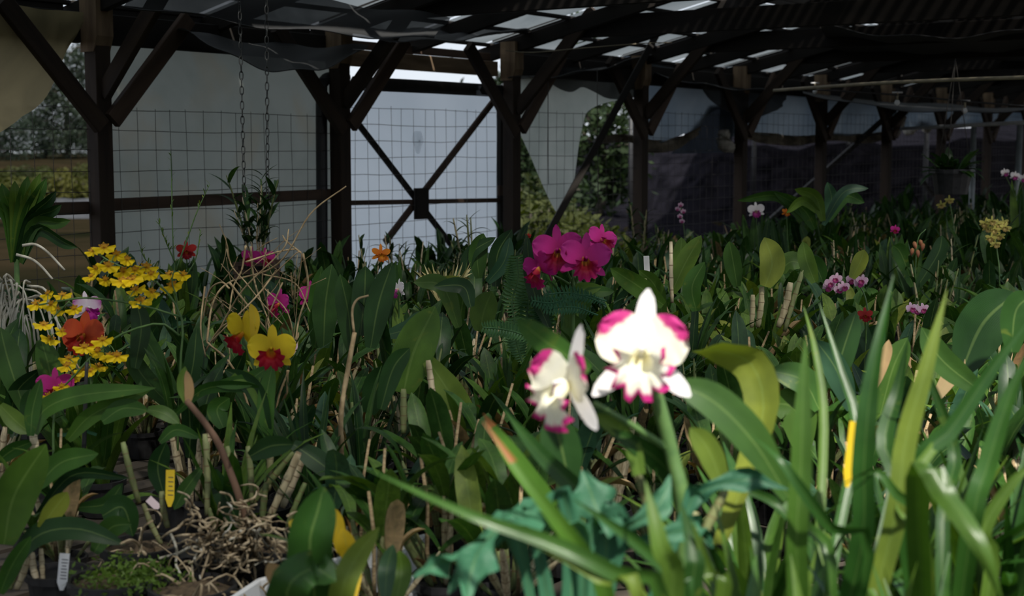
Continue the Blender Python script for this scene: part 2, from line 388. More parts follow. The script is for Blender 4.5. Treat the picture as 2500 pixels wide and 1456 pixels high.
def tree(label, px, Z, h, wdt, seed, droop=0.0, mat='treeleaf', n=5000, size=.26, cname='tree', base=0):
    g = random.Random(seed); q = P(px, 370, Z); b = Vector((q.x, q.y, base))
    t = thing(cname, label, 'tree', b)
    limbs = []
    trunk = [Vector((0, 0, 0)), Vector((g.uniform(-.1, .1) * wdt, 0, h * .3)), Vector((g.uniform(-.15, .15) * wdt, g.uniform(-.1, .1) * wdt, h * .62)), Vector((0, 0, h * .93))]
    ob('trunk', tube('trunk', smoothpath(trunk, 10), [max(.03, h * .026 * (1 - i / 11)) for i in range(10)], M['bark'], 7), t)
    for i in range(16):
        z = h * g.uniform(.12, .92); a = g.uniform(0, 6.3); r = wdt * .5 * (1 - .65 * abs(z / h - .5)) * g.uniform(.5, 1)
        e = Vector((math.cos(a) * r, math.sin(a) * r, z + h * .08)); o = Vector((0, 0, z - h * .05)); limbs.append((o, e))
        ob('limb', tube('limb', smoothpath([o, (o + e) / 2 + Vector((0, 0, .05 * h)), e], 5), [h * .010, h * .009, h * .007, h * .005, h * .003], M['bark'], 5), t)
    def gen(gg):
        o, e = limbs[gg.randrange(len(limbs))]; f = gg.uniform(.25, 1.1); p = o + (e - o) * f
        s = wdt * .11
        return p + Vector((gg.gauss(0, s), gg.gauss(0, s), gg.gauss(0, s) * .8 - droop * abs(gg.gauss(0, 1)) * h * .08))
    ob('crown', leafcloud('crown', M[mat], n, gen, size, seed + 1), t)
    return t
tree('dark feathery tree in the field seen just left of the first post', 165, 122, 9.6, 5.5, 11, .8, n=9000, size=.15, base=.9)
tree('tall grey-green tree rising behind the first timber post', 232, 132, 12.0, 6.5, 12, .9, n=9000, size=.16, base=.9)
tree('low rounded dark tree at the left edge of the field', 18, 118, 3.4, 7.0, 13, .2, n=6000, size=.13, base=.9)
tree('small dark tree standing before the pale sky under the tan tarp', 98, 126, 4.2, 5.5, 14, .3, n=6000, size=.13, base=.9)
tree('green tree seen through the gap beside the torn sheet', 1460, 34, 4.6, 2.6, 15, .3, 'treegreen', 4000, .12)
tree('leafy tree behind the gate end post beside torn sheet', 1310, 30, 3.4, 2.6, 16, .2, 'treegreen', 3500, .11)
def shrub(label, loc, h, wdt, seed, mat='bush', n=700, size=.1, group=None):
    g = random.Random(seed); t = thing('shrub', label, 'shrub', loc, 0, group)
    for i in range(6):
        a = g.uniform(0, 6.3); r = wdt * .3 * g.random()
        ob('stem', tube('stem', smoothpath([(0, 0, 0), (math.cos(a) * r * .6, math.sin(a) * r * .6, h * .4), (math.cos(a) * r, math.sin(a) * r, h * .8)], 5), [.02, .017, .013, .01, .006], M['bark'], 4), t)
    def gen(gg):
        a = gg.uniform(0, 6.3); r = math.sqrt(gg.random()) * wdt * .5; z = h * (.1 + .9 * gg.random() * (1 - .5 * (r / (wdt * .5)) ** 2))
        return Vector((math.cos(a) * r, math.sin(a) * r, z))
    ob('foliage', leafcloud('foliage', M[mat], n, gen, size, seed + 3), t); return t
# rows of crops on film-covered beds, far left
for ri, (yy, h_) in enumerate(((436, 1.0), (480, .95))):
    Z = 1.6 / ((yy + 14 - 370) / F)
    for i, px in enumerate(range(-60, 330, 44)):
        q = P(px + rnd.uniform(-8, 8), yy, Z)
        shrub('yellow-green crop bush, %s from the frame edge in the %s field row' % (['first', 'second', 'third', 'fourth', 'fifth', 'sixth', 'seventh', 'eighth', 'ninth'][i], ['farther', 'nearer'][ri]), (q.x, q.y, 0), h_ * rnd.uniform(.8, 1.15), 1.1, 40 + i + 20 * ri, group='crop bushes in the field rows', n=500, size=.09)
for (yy, hh, lab) in ((449, .30, 'long raised bed under pale film between the two crop rows'), (497, .16, 'narrow pale film bed in front of the nearer crop row'), (531, .10, 'thin white film strip lying in the near field')):
    Z = 1.6 / ((yy - 370) / F); a, b = P(-160, yy, Z), P(420, yy, Z); a.z = b.z = 0
    n = 24; vs_, fs = [], []
    for i in range(n + 1):
        p = a.lerp(b, i / n); hgt = hh * (1 + .15 * math.sin(i * 2.1))
        for (dy, z) in ((-.5, 0), (-.38, hgt * .8), (0, hgt), (.38, hgt * .8), (.5, 0)): vs_.append(p + Vector((0, dy, z)))
    for i in range(n):
        for k in range(4): q = i * 5 + k; fs.append((q, q + 1, q + 6, q + 5))
    tag(ob('film_bed', mesh('film_bed', vs_, fs, M['mulch'])), lab, 'garden bed')
for i, (px, Z, h_) in enumerate(((1295, 16, 1.15), (1345, 19, 1.05), (1400, 17, .9), (1268, 22, 1.3))):
    q = P(px, 450, Z); shrub(['yellow-green bush just right of the gate end post', 'bush behind the lower tip of the torn sheet', 'low bush right of the torn sheet', 'far bush in the slit beside the gate end post'][i], (q.x, q.y, 0), h_, 1.5, 90 + i, 'bush', 1200, .07)

# neighbouring shade house outside: pipe frame with a dark cloth roof
def outside_house():
    for i, s in enumerate((20, 25.5, 31)):
        for j, u in enumerate((-3.0, -9.0)):
            o = ob('pipe_post', tube('pipe_post', [(0, 0, 0), (0, 0, 1.3), (0, 0, 2.6)], .045, M['pipe'], 8), None, W(s, u, 0))
            tag(o, 'dark pipe post of the outer shade house, %s in the %s row' % (['first', 'second', 'third', 'fourth', 'fifth'][i], ['near', 'far'][j]), 'post', 'pipe posts outside')
    tag(ob('shade_roof', grid_mesh('shade_roof', W(9.5, -1.6, 2.62), W(33, -1.6, 2.62), W(33, -14, 2.62), W(18, -6.5, 2.62), 40, 12, netmat('outer_net', (.03, .035, .04), .16),
        lambda s, t: Vector((0, 0, .05 * math.sin(s * 60) * math.sin(t * 25))))), 'dark cloth roof of the neighbouring shade house', 'shade cloth')
outside_house()
a, b = wall_hit(2060, 322, -2.0), P(2560, 296, 9.4)
tag(ob('rail_pipe', tube('rail_pipe', [P(2040, 324, 17), P(2250, 312, 15), P(2560, 296, 13)], .02, M['white'], 8)), 'thin white pipe rail crossing behind the far posts at right', 'pipe')
for px, Z, lab in ((2378, 14.6, 'grey upright pipe under the white rail pipe'), (2490, 13.5, 'grey upright pipe at the right frame edge under the rail')):
    q = P(px, 305, Z); tag(ob('upright_pipe', tube('upright_pipe', [(0, 0, 0), (0, 0, q.z / 2), (0, 0, q.z)], .028, M['greypipe'], 8), None, (q.x, q.y, 0)), lab, 'pipe')

# ------------------------------------------------------------------ roof
RZ = lambda u: 2.36 + .225 * u if u < 2.5 else 2.36 + .225 * 2.5 - .225 * (u - 2.5)
roof = tag(ob('ceiling', None), 'timber lath roof with translucent sheets over the back', kind='structure')
S0, S1 = -8.6, 26.0
j = -10
while j * BAY / 2 < S1:
    s = j * BAY / 2
    bar('rafter', W(s, -.28, RZ(-.28) - .05), W(s, 2.5, RZ(2.5) - .05), .045, .10, M['beam'], roof)
    bar('rafter', W(s, 2.5, RZ(2.5) - .05), W(s, 5.08, RZ(5.08) - .05), .045, .10, M['beam'], roof)
    j += 1
for u in (-.2, .12, .46, .80, 1.12):
    bar('purlin', W(S0, u, RZ(u) + .014), W(S1, u, RZ(u) + .014), .05, .022, M['beam'], roof)
j = -10
while j * BAY / 2 < S1 - 1:
    s = j * BAY / 2; a, b = s + .02, s + BAY / 2 - .02; u0, u1 = -.26, 1.16
    g = grid_mesh('roof_sheet', W(a, u0, RZ(u0) + .032), W(b, u0, RZ(u0) + .032), W(b, u1, RZ(u1) + .032), W(a, u1, RZ(u1) + .032), 8, 6, M['roof_sheet'],
                  lambda s_, t_: Vector((0, 0, .008 * math.sin(s_ * 25))))
    ob('roof_sheet', g, roof); j += 1
u = 1.24; k = 0
while u < 5.05:
    bar('lath', W(S0, u, RZ(u) + .03), W(S1, u, RZ(u) + .03), .014, .055, M['lath'], roof, bev=0); u += .085; k += 1
for (a, b) in ((-8.6, -4), (-4, 2.2), (2.2, 10), (10, 18), (18, 26)):
    for (u0, u1) in ((1.26, 2.5), (2.5, 5.05)):
        ob('roof_net', grid_mesh('roof_net', W(a, u0, RZ(u0) + .075), W(b, u0, RZ(u0) + .075), W(b, u1, RZ(u1) + .075), W(a, u1, RZ(u1) + .075), 20, 6, M['roofnet' if a < 1 else 'roofnet2']), roof)
bar('ridge_beam', W(S0, 2.5, RZ(2.5) - .16), W(S1, 2.5, RZ(2.5) - .16), .05, .14, M['beam'], roof)
bar('eave_beam', W(S0, 5.0, RZ(5) - .18), W(S1, 5.0, RZ(5) - .18), .05, .14, M['beam'], roof)

# ------------------------------------------------------------------ timber posts with their braces
ORD = ['first', 'second', 'third', 'fourth', 'fifth', 'sixth', 'seventh', 'eighth', 'ninth', 'tenth', 'eleventh', 'twelfth', 'thirteenth', 'fourteenth', 'fifteenth', 'sixteenth', 'seventeenth', 'eighteenth', 'nineteenth', 'twentieth']
RZA = math.atan2(D.y, D.x)
def capblock():
    x, y = .050, .062; z0, z1, z2 = 0, .075, .26
    sec = [(x, -y + .0, z0), (x, y * .55, z0), (x, y, z1), (x, y, z2), (x, -y, z2)]
    v = [(sx_ * a, b, c) for sx_ in (-1, 1) for (a, b, c) in sec]
    f = [tuple(range(4, -1, -1)), tuple(range(5, 10))] + [(i, (i + 1) % 5, 5 + (i + 1) % 5, 5 + i) for i in range(5)]
    return mesh('cap_block', v, f, M['cap'], smooth=False)
CAPM = capblock()
PLAB = {0: 'brown timber post nearest the field, at left, with three braces', 1: 'timber post left of the bright gate, with a pale cap block', 2: 'timber post right of the bright gate'}
for k in range(-2, 11):
    s = k * BAY; base = W(s, 0, 0)
    lab = PLAB.get(k) or (('timber post outside the frame, %s before the tan tarp' % ORD[-k - 1]) if k < 0 else '%s timber post beyond the gate along the back wall' % ORD[k - 3])
    t = thing('timber_post', lab, 'post', base, 0, 'posts of the back wall')
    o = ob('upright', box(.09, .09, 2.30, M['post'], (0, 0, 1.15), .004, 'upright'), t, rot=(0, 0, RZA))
    ob('cap_block', CAPM, t, (0, 0, 2.08), (0, 0, RZA + math.pi))
    if k % 2 == 0 or k > 2:
        pass
    hz = 1.72
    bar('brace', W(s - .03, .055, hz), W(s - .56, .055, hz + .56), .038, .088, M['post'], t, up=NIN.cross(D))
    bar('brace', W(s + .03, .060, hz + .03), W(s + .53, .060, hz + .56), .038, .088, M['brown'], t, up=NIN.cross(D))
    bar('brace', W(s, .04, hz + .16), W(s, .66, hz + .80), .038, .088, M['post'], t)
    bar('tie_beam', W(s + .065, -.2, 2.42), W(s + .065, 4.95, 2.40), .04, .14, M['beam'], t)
for k, s in enumerate((1.4, 6.6, 11.8)):
    t = thing('eave_post', '%s timber post under the near eave' % ORD[k], 'post', W(s, 5.0, 0), 0, 'posts under the near eave')
    ob('upright', box(.09, .09, 2.08, M['post'], (0, 0, 1.04), .004, 'upright'), t, rot=(0, 0, RZA))
    ob('cap_block', CAPM, t, (0, 0, 1.84), (0, 0, RZA))
# long diagonal wind braces
for i, (a, b, lab) in enumerate(((P(1345, 560, 9.6), P(1600, 90, 10.2), 'long dark diagonal timber leaning across the torn sheet'),
                                 (P(1990, 440, 14.6), P(2190, 262, 15.2), 'dark diagonal timber leaning against the fifth far post'),
                                 (P(2165, 330, 17.5), P(2250, 440, 17.9), 'thin dark diagonal timber sloping down at far right'))):
    a = a + (a - b).normalized() * (a.z / (b.z - a.z) * (b - a).length) * .98
    o = bar('diagonal_brace', a, b, .045, .095, M['beam'], None, up=Vector((0, -1, 0))); tag(o, lab, 'timber')
# header boards and rails bay by bay
BAYN = {-2: 'outside the frame at left', -1: 'over the field opening at the far left', 0: 'over the weathered sheet', 1: 'over the bright gate', 2: 'over the torn sheet'}
bayname = lambda k: BAYN.get(k) or 'in the %s bay beyond the torn sheet' % ORD[k - 3]
for k in range(-2, 10):
    a, b = k * BAY + .05, (k + 1) * BAY - .05
    if k == 1:
        tag(bar('header_board', W(a, -.10, 2.160), W(b, -.10, 2.160), .035, .10, M['cap']), 'tan header board above the white strip of sky over the gate', 'board')
        tag(bar('header_board', W(a, -.16, 2.245), W(b, -.16, 2.245), .03, .05, M['brown']), 'narrow upper board under the roof edge over the gate', 'board')
    else:
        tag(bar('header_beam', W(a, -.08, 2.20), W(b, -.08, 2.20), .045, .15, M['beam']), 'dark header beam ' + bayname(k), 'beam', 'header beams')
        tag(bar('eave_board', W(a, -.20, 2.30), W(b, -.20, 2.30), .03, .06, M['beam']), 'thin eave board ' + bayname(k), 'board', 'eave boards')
    if k in (-2, -1, 0):
        z = 1.335 - .0 * k
        tag(bar('fence_rail', W(a, -.045, z), W(b, -.045, z + (.015 if k == 0 else -.01)), .025, .062 if k < 1 else .03, M['brown']), 'brown wooden rail ' + {-2: 'outside the frame at left', -1: 'crossing the field opening', 0: 'crossing the weathered sheet'}[k], 'rail', 'fence rails')

# ------------------------------------------------------------------ wire fence, one panel per bay
FT = {-2: 1.81, -1: 1.81, 0: 1.805, 1: 1.866, 2: 1.875, 3: 1.91, 4: 1.95, 5: 1.98, 6: 2.02, 7: 2.04, 8: 2.06, 9: 2.06}
def wavy(a, b, amp, g, n=9):
    ph = g.uniform(0, 6); off = Vector((0, 0, 0)); out = []
    for i in range(n):
        t = i / (n - 1); p = a.lerp(b, t)
        e = amp * (math.sin(t * 7 + ph) * .6 + g.uniform(-.4, .4))
        out.append((p, e))
    return out
for k in range(-2, 10):
    g = random.Random(500 + k); uF = -.115 if k == 1 else -.03
    t = thing('wire_fence', {-2: 'wire mesh fence outside the frame', -1: 'wire mesh fence across the open field view', 0: 'wire mesh fence before the weathered sheet', 1: 'wire mesh on the bright gate', 2: 'wire mesh fence before the torn sheet'}.get(k) or 'wire mesh fence ' + bayname(k), 'fence', W(k * BAY, 0, 0), 0, 'wire fence panels')
    a, b = k * BAY + .03, (k + 1) * BAY - .03; top = FT[k]; org = t.location
    nrow = 11; ncol = int((b - a) / (.105 if k < 3 else .11))
    for r in range(nrow + 1):
        z = top - r * .1016
        if z < .62: break
        pts = [p + Vector((0, 0, e)) - org for p, e in wavy(W(a, uF, z), W(b, uF, z), .006 if r else .004, g, 12)]
        ob('wire', tube('wire', pts, .0017, M['wire'], 4), t)
    for c in range(ncol + 1):
        s = a + (b - a) * c / ncol + g.uniform(-.012, .012)
        pts = [p + D * e - org for p, e in wavy(W(s, uF + .003, top + g.uniform(.0, .02)), W(s, uF + .003, .6), .006, g, 9)]
        ob('wire', tube('wire', pts, .0015, M['wire'], 4), t)

# ------------------------------------------------------------------ sheets and curtains on the wall
def hung(name, top, bot, u, mat, label, cat, nc=26, nr=16, rip=.015, curl=0.0, seed=1, parent=None):
    """cloth hung in the wall plane between two pixel polylines (top, bottom) met on the wall, with ripples"""
    tp = [wall_hit(x, y, u) for x, y in top]; bp = [wall_hit(x, y, u) for x, y in bot]
    T = smoothpath(tp, nc + 1) if len(tp) > 2 else [tp[0].lerp(tp[1], i / nc) for i in range(nc + 1)]
    B = smoothpath(bp, nc + 1) if len(bp) > 2 else [bp[0].lerp(bp[1], i / nc) for i in range(nc + 1)]
    g = random.Random(seed); ph = [g.uniform(0, 6) for _ in range(4)]
    vs_, fs = [], []
    for j in range(nr + 1):
        t = j / nr
        for i in range(nc + 1):
            s = i / nc
            e = rip * (math.sin(s * 11 + ph[0] + t * 1.5) * .6 + math.sin(s * 23 + ph[1] - t * 3) * .3 + math.sin(t * 7 + ph[2] + s * 4) * .4)
            vs_.append(T[i].lerp(B[i], t) - NIN * (abs(e) + curl * max(0, t - .75) * 4))
    for j in range(nr):
        for i in range(nc):
            k = j * (nc + 1) + i; fs.append((k, k + 1, k + nc + 2, k + nc + 1))
    o = ob(name, mesh(name, vs_, fs, mat), parent)
    if label: tag(o, label, cat)
    return o
hung('plastic_sheet', [(250, 60), (822, 130)], [(262, 760), (822, 690)], -.10, M['sheet'], 'weathered grey-green plastic sheet stretched between the first two posts', 'plastic sheet', rip=.006)
gs = hung('gate_sheet', [(832, 214), (1232, 238)], [(842, 700), (1226, 660)], -.20, M['gate_sheet'], 'bright translucent sheet backing the gate, with a puckered hole mark', 'plastic sheet', rip=.004)
hung('torn_sheet', [(1262, 130), (1400, 150), (1572, 172)], [(1272, 330), (1349, 500), (1366, 512), (1400, 468), (1420, 320), (1450, 262), (1572, 232)], -.12, M['torn_sheet'], 'pale torn plastic sheet narrowing to a hanging tip', 'plastic sheet', nc=40, rip=.01)
hung('curtain', [(1560, 150), (1770, 190)], [(1560, 330), (1600, 353), (1640, 338), (1700, 316), (1735, 276), (1770, 262)], -.13, M['curtain'], 'grey cloth curtain right of the torn sheet with a tan ragged lower edge', 'curtain', nc=30)
hung('curtain', [(1760, 190), (2020, 222)], [(1760, 345), (1830, 327), (1920, 335), (2020, 332)], -.13, M['curtain'], 'grey cloth curtain behind the hanging black net', 'curtain', nc=30, seed=3)
hung('curtain', [(2010, 222), (2190, 244)], [(2010, 332), (2090, 338), (2190, 320)], -.13, M['curtain'], 'grey cloth curtain before the far diagonal timber', 'curtain', nc=30, seed=5)
hung('curtain', [(2180, 240), (2440, 262), (2620, 268)], [(2180, 316), (2300, 306), (2440, 298), (2620, 292)], -.13, M['curtain'], 'blue-grey cloth curtain high at the far right', 'curtain', nc=30, seed=6)
hung('tarp', [(-120, -30), (60, 15), (205, 30)], [(-120, 380), (-30, 345), (20, 318), (62, 288), (105, 262), (140, 205), (170, 130), (205, 75)], .035, M['tarp'], 'tan dusty tarp hanging beside the first post, lower corner curled', 'tarp', nc=34, rip=.02, curl=.03)
# rolled, dirty hems of the curtains
def hem(px, u, r, mat, label, seed):
    g = random.Random(seed); pts = smoothpath([wall_hit(x, y, u) for x, y in px], 22)
    v, f, uv = tube_data(pts, [r * g.uniform(.6, 1.25) * (.5 if i in (0, 21) else 1) for i in range(22)], 9)
    v = [p + Vector((g.gauss(0, r * .12), g.gauss(0, r * .12), g.gauss(0, r * .2))) for p in v]
    tag(ob('rolled_hem', mesh('rolled_hem', v, f, mat, uv)), label, 'cloth roll')
M['hem'] = plain('dirty_roll', (.045, .036, .024), (.17, .14, .10), 6, .95, detail=6)
hung('rolled_hem', [(1470, 332), (1540, 328), (1600, 342), (1660, 334), (1712, 308)], [(1470, 352), (1540, 348), (1590, 372), (1650, 366), (1712, 326)], -.11, M['hem'], 'brown ragged hem under the curtain right of torn sheet', 'cloth hem', nc=40, nr=6, rip=.04)
hung('rolled_hem', [(1826, 322), (1900, 326), (1960, 332), (2040, 324), (2120, 326), (2195, 314)], [(1826, 340), (1880, 352), (1950, 356), (2040, 344), (2120, 350), (2195, 332)], -.11, M['hem'], 'long brown ragged hem under the far curtains', 'cloth hem', nc=50, nr=6, rip=.04)
hem([(1772, 322), (1764, 338), (1770, 352), (1784, 362)], -.06, .055, M['rag'], 'pale bunched cloth knot beside the fourth far post', 3)
hem([(2206, 285), (2198, 300), (2188, 318), (2180, 330)], -.05, .05, M['rag'], 'pale narrow rag hanging at the far posts', 4)
hem([(2215, 326), (2232, 306), (2250, 304), (2266, 318)], -.2, .05, M['rag'], 'pale arched rag in the gap between the far posts', 5)
hung('dark_net', [(1725, 255), (1790, 250)], [(1640, 376), (1790, 372)], -.16, sheetmat('dark_cloth', (.02, .024, .03), (.035, .04, .048), .5, 3), 'dark triangle of net in the gap beside the pale cloth knot', 'net', nc=8, nr=8)

# ------------------------------------------------------------------ the gate
gs_s = su(wall_hit(1030, 400, -.18))
gate = thing('gate', 'timber gate with crossed braces and a square plate, bright sheet behind', 'gate', W(1.5 * BAY, -.15, 0))
def gp(px, py): return wall_hit(px, py, -.15)
def gbar(name, a, b, w_, h, mat): return bar(name, gp(*a), gp(*b), w_, h, mat, gate, up=NIN.cross(D))
gbar('brace', (862, 286), (1112, 612), .022, .040, M['beam']); gbar('brace', (1204, 248), (940, 592), .022, .045, M['brown'])
gbar('rail', (836, 496), (1222, 489), .022, .030, M['brown'])
o = ob('plate', box(.135, .03, .20, M['beam'], bev=.008, name='plate'), gate); o.matrix_basis = Matrix.Translation(gp(1020, 497) + NIN * .03 - gate.location) @ Matrix.Rotation(RZA, 4, 'Z')
gbar('stile', (1224, 236), (1224, 690), .04, .06, M['beam'])
ob('track_bar', None and None or tube('track_bar', [gp(848, 204) + NIN * .06 - gate.location, gp(1030, 213) + NIN * .06 - gate.location, gp(1226, 224) + NIN * .06 - gate.location], .046, M['beam'], 6), gate)
for (x, y) in ((868, 208), (1150, 222)):
    o = ob('track_shoe', box(.16, .06, .115, M['black'], bev=.028, name='track_shoe'), gate)
    o.matrix_basis = Matrix.Translation(gp(x, y) + NIN * .075 - gate.location) @ Matrix.Rotation(RZA, 4, 'Z') @ Matrix.Rotation(math.pi / 2, 4, 'X') @ Matrix.Scale(1, 4)
for (x, y) in ((869, 178), (1160, 205)):
    o = ob('roller', box(.05, .03, .05, M['black'], bev=.008, name='roller'), gate); o.matrix_basis = Matrix.Translation(gp(x, y) + NIN * .08 - gate.location) @ Matrix.Rotation(RZA, 4, 'Z')
q = gp(1213, 465); o = ob('latch', box(.05, .03, .07, M['brown'], bev=.006, name='latch'), gate); o.matrix_basis = Matrix.Translation(q + NIN * .03 - gate.location) @ Matrix.Rotation(RZA, 4, 'Z')
# puckered patch on the gate sheet
def pucker():
    c = wall_hit(1020, 345, -.19); vs_, fs, n = [], [], 18
    for r in range(5):
        for k in range(n):
            a = 2 * math.pi * k / n; rr = (r / 4) * (1 + .12 * math.sin(3 * a))
            vs_.append(D * (rr * .052 * math.cos(a)) + Vector((0, 0, rr * .075 * math.sin(a))) + NIN * (.012 * (1 - (r / 4) ** 2) + .004 * math.sin(5 * a + r * 2)))
    for r in range(4):
        for k in range(n): fs.append((r * n + k, r * n + (k + 1) % n, (r + 1) * n + (k + 1) % n, (r + 1) * n + k))
    o = ob('patch', mesh('patch', vs_, fs, sheetmat('patch_film', (.9, .93, .95), (.97, .98, .99), .8, 30)), gs, c)
pucker()
# black bent pipe before the weathered sheet, standing in for its shadow on it
hp = [wall_hit(786, 720, -.066), wall_hit(786, 500, -.066), wall_hit(785, 240, -.066), wall_hit(790, 200, -.066), wall_hit(812, 188, -.066), wall_hit(846, 190, -.066)]
tag(ob('bent_pipe', tube('bent_pipe', smoothpath(hp, 30), .034, M['pipe'], 12)), 'thick black pipe with an elbow, before the sheet left of the gate', 'pipe')

# ------------------------------------------------------------------ shade nets sagging under the roof
def swag(pa, pb, pc, pd, sag, mat, label, nx=24, ny=8, seed=0, hemr=.0035):
    """net hung from two edges (pa-pb behind, pd-pc in front), sagging between; bound hem along the front edge"""
    g = random.Random(seed); ph = g.uniform(0, 6)
    vs_, fs = [], []
    for j in range(ny + 1):
        t = j / ny
        for i in range(nx + 1):
            s = i / nx; p = pa.lerp(pb, s).lerp(pd.lerp(pc, s), t)
            vs_.append(p + Vector((0, 0, -sag * 4 * s * (1 - s) * (.25 + .75 * t) + .012 * math.sin(s * 17 + t * 5 + ph))))
    for j in range(ny):
        for i in range(nx):
            k = j * (nx + 1) + i; fs.append((k, k + 1, k + nx + 2, k + nx + 1))
    o = ob('shade_net', mesh('shade_net', vs_, fs, mat)); tag(o, label, 'shade net')
    ob('hem', tube('hem', vs_[ny * (nx + 1):], hemr, M['black'], 4), o); return o
swag(P(420, 70, 7.3), P(900, 110, 8.3), P(870, 130, 7.7), P(470, 78, 6.9), .14, M['net'], 'black shade net sagging above the two chains')
swag(P(380, -60, 6.2), P(1100, 40, 7.9), P(1060, 95, 7.5), P(300, 10, 6.0), .03, M['netgrey'], 'grey shade net slung under the roof over the first bays', seed=2)
swag(P(840, 60, 8.2), P(1300, 75, 9.6), P(1260, 70, 8.9), P(830, 78, 7.6), .06, M['net'], 'dark net strip slung across the top of the gate bay', seed=3)
swag(P(1250, 190, 10.2), P(1600, 150, 11.6), P(1590, 130, 10.6), P(1240, 190, 9.6), .05, M['net'], 'dark net gathered over the torn sheet', seed=4)
hung('ragged_net', [(1330, 165), (1575, 168)], [(1335, 198), (1390, 225), (1430, 213), (1490, 242), (1575, 236)], -.02, M['netgrey'], 'grey ragged net hanging over the top of the torn sheet', 'net', nc=20, nr=6)
swag(P(1590, 190, 12.0), P(1980, 225, 14.4), P(1950, 215, 13.0), P(1600, 180, 11.0), .06, M['net'], 'black net slung under the roof past the torn sheet', seed=5)
hung('hanging_net', [(1690, 195), (1810, 215), (1925, 228)], [(1705, 205), (1760, 262), (1830, 290), (1890, 272), (1915, 258)], .06, M['net'], 'black net bag hanging in front of the fourth far post', 'net', nc=22, nr=10, rip=.03)
swag(P(1960, 225, 15.0), P(2560, 268, 17.0), P(2560, 262, 12.0), P(1960, 226, 12.4), .10, M['net'], 'long black net sagging along the far right roof', seed=6)
swag(P(2040, 130, 12.5), P(2560, 150, 13), P(2560, 60, 9.0), P(2000, 60, 9.2), .08, M['net'], 'black net high under the dark right-hand roof', seed=7)
# pipes and wires
def sprinkler(q, label):
    t = thing('sprinkler', label, 'sprinkler', q)
    ob('riser', tube('riser', [(0, 0, .0), (0, 0, -.05)], .008, M['pvc'], 6), t); ob('head', tube('head', [(0, 0, -.05), (0, 0, -.07), (0, 0, -.085), (0, 0, -.09)], [.012, .02, .012, .004], M['white'], 8), t)
    ob('bridge', tube('bridge', [(-.035, 0, -.0), (.035, 0, 0)], .006, M['white'], 6), t)
ppts = [P(1890, 221, 9.4), P(2100, 206, 8.4), P(2300, 196, 7.6), P(2540, 188, 6.9)]
tag(ob('water_pipe', tube('water_pipe', smoothpath(ppts, 18), .011, M['pvc'], 8)), 'tan water pipe running under the dark roof at right', 'pipe')
pp2 = [P(1980, 218, 9.2), P(2190, 232, 9.6), P(2360, 248, 9.8), P(2540, 262, 9.9)]
tag(ob('water_hose', tube('water_hose', smoothpath(pp2, 18), .007, M['black'], 6)), 'black hose with sprinklers slung under the right roof', 'hose')
sprinkler(P(2191, 226, 9.6), 'small pale sprinkler on the hose nearest the fifth far post'); sprinkler(P(2356, 246, 9.8), 'small pale sprinkler on the hose at far right')
sprinkler(P(1990, 203, 11.6), 'small pale sprinkler under the roof left of the water pipe')
tag(ob('loose_wire', tube('loose_wire', smoothpath([P(1235, 124, 9.0), P(1300, 128, 9.0), P(1420, 118, 9.0), P(1570, 106, 9.2), P(1640, 104, 9.3)], 22), .0035, M['pvc'], 5)), 'thin pale wire strung past the third post', 'wire')
tag(ob('drop_wire', tube('drop_wire', smoothpath([P(1458, 165, 9.9), P(1459, 350, 9.9), P(1461, 520, 9.9)], 8), .003, M['wire'], 5)), 'dark wire hanging straight down before the torn sheet', 'wire')
tag(ob('drop_wire', tube('drop_wire', smoothpath([P(1338, 200, 9.6), P(1338, 350, 9.6), P(1339, 450, 9.6)], 8), .003, M['wire'], 5)), 'dark wire hanging over the pale part of torn sheet', 'wire')

# ------------------------------------------------------------------ chains and the hanging basket
def link_mesh():
    pts = []
    for i in range(14):
        a = 2 * math.pi * i / 14; pts.append(Vector((.0075 * math.cos(a), 0, .0155 * math.sin(a) + .004 * math.copysign(1, math.sin(a) + 1e-6))))
    v, f = [], []; n = len(pts); sd = 5
    for i in range(n):
        t = (pts[(i + 1) % n] - pts[i - 1]).normalized(); s = Vector((0, 1, 0)); m = s.cross(t)
        for k in range(sd):
            a = 2 * math.pi * k / sd; v.append(pts[i] + (s * math.cos(a) + m * math.sin(a)) * .0024)
    for i in range(n):
        for k in range(sd):
            f.append((i * sd + k, i * sd + (k + 1) % sd, ((i + 1) % n) * sd + (k + 1) % sd, ((i + 1) % n) * sd + k))
    return mesh('link', v, f, M['steel'])
LINK = link_mesh()
def chain(top, bot, label):
    t = thing('chain', label, 'chain', bot); v = top - bot; n = int(v.length / .0325); tilt = v.to_track_quat('Z', 'Y')
    for i in range(n):
        p = v * ((i + .5) / n); e = (tilt @ Matrix.Rotation((i % 2) * math.pi / 2 + .4 + i * .05, 3, 'Z').to_quaternion()).to_euler()
        ob('link', LINK, t, p, e)
chain(P(583, -60, 6.25), P(601, 650, 6.2), 'steel link chain on the left of the hanging pair')
chain(P(650, -60, 6.15), P(655, 650, 6.15), 'steel link chain on the right of the hanging pair')

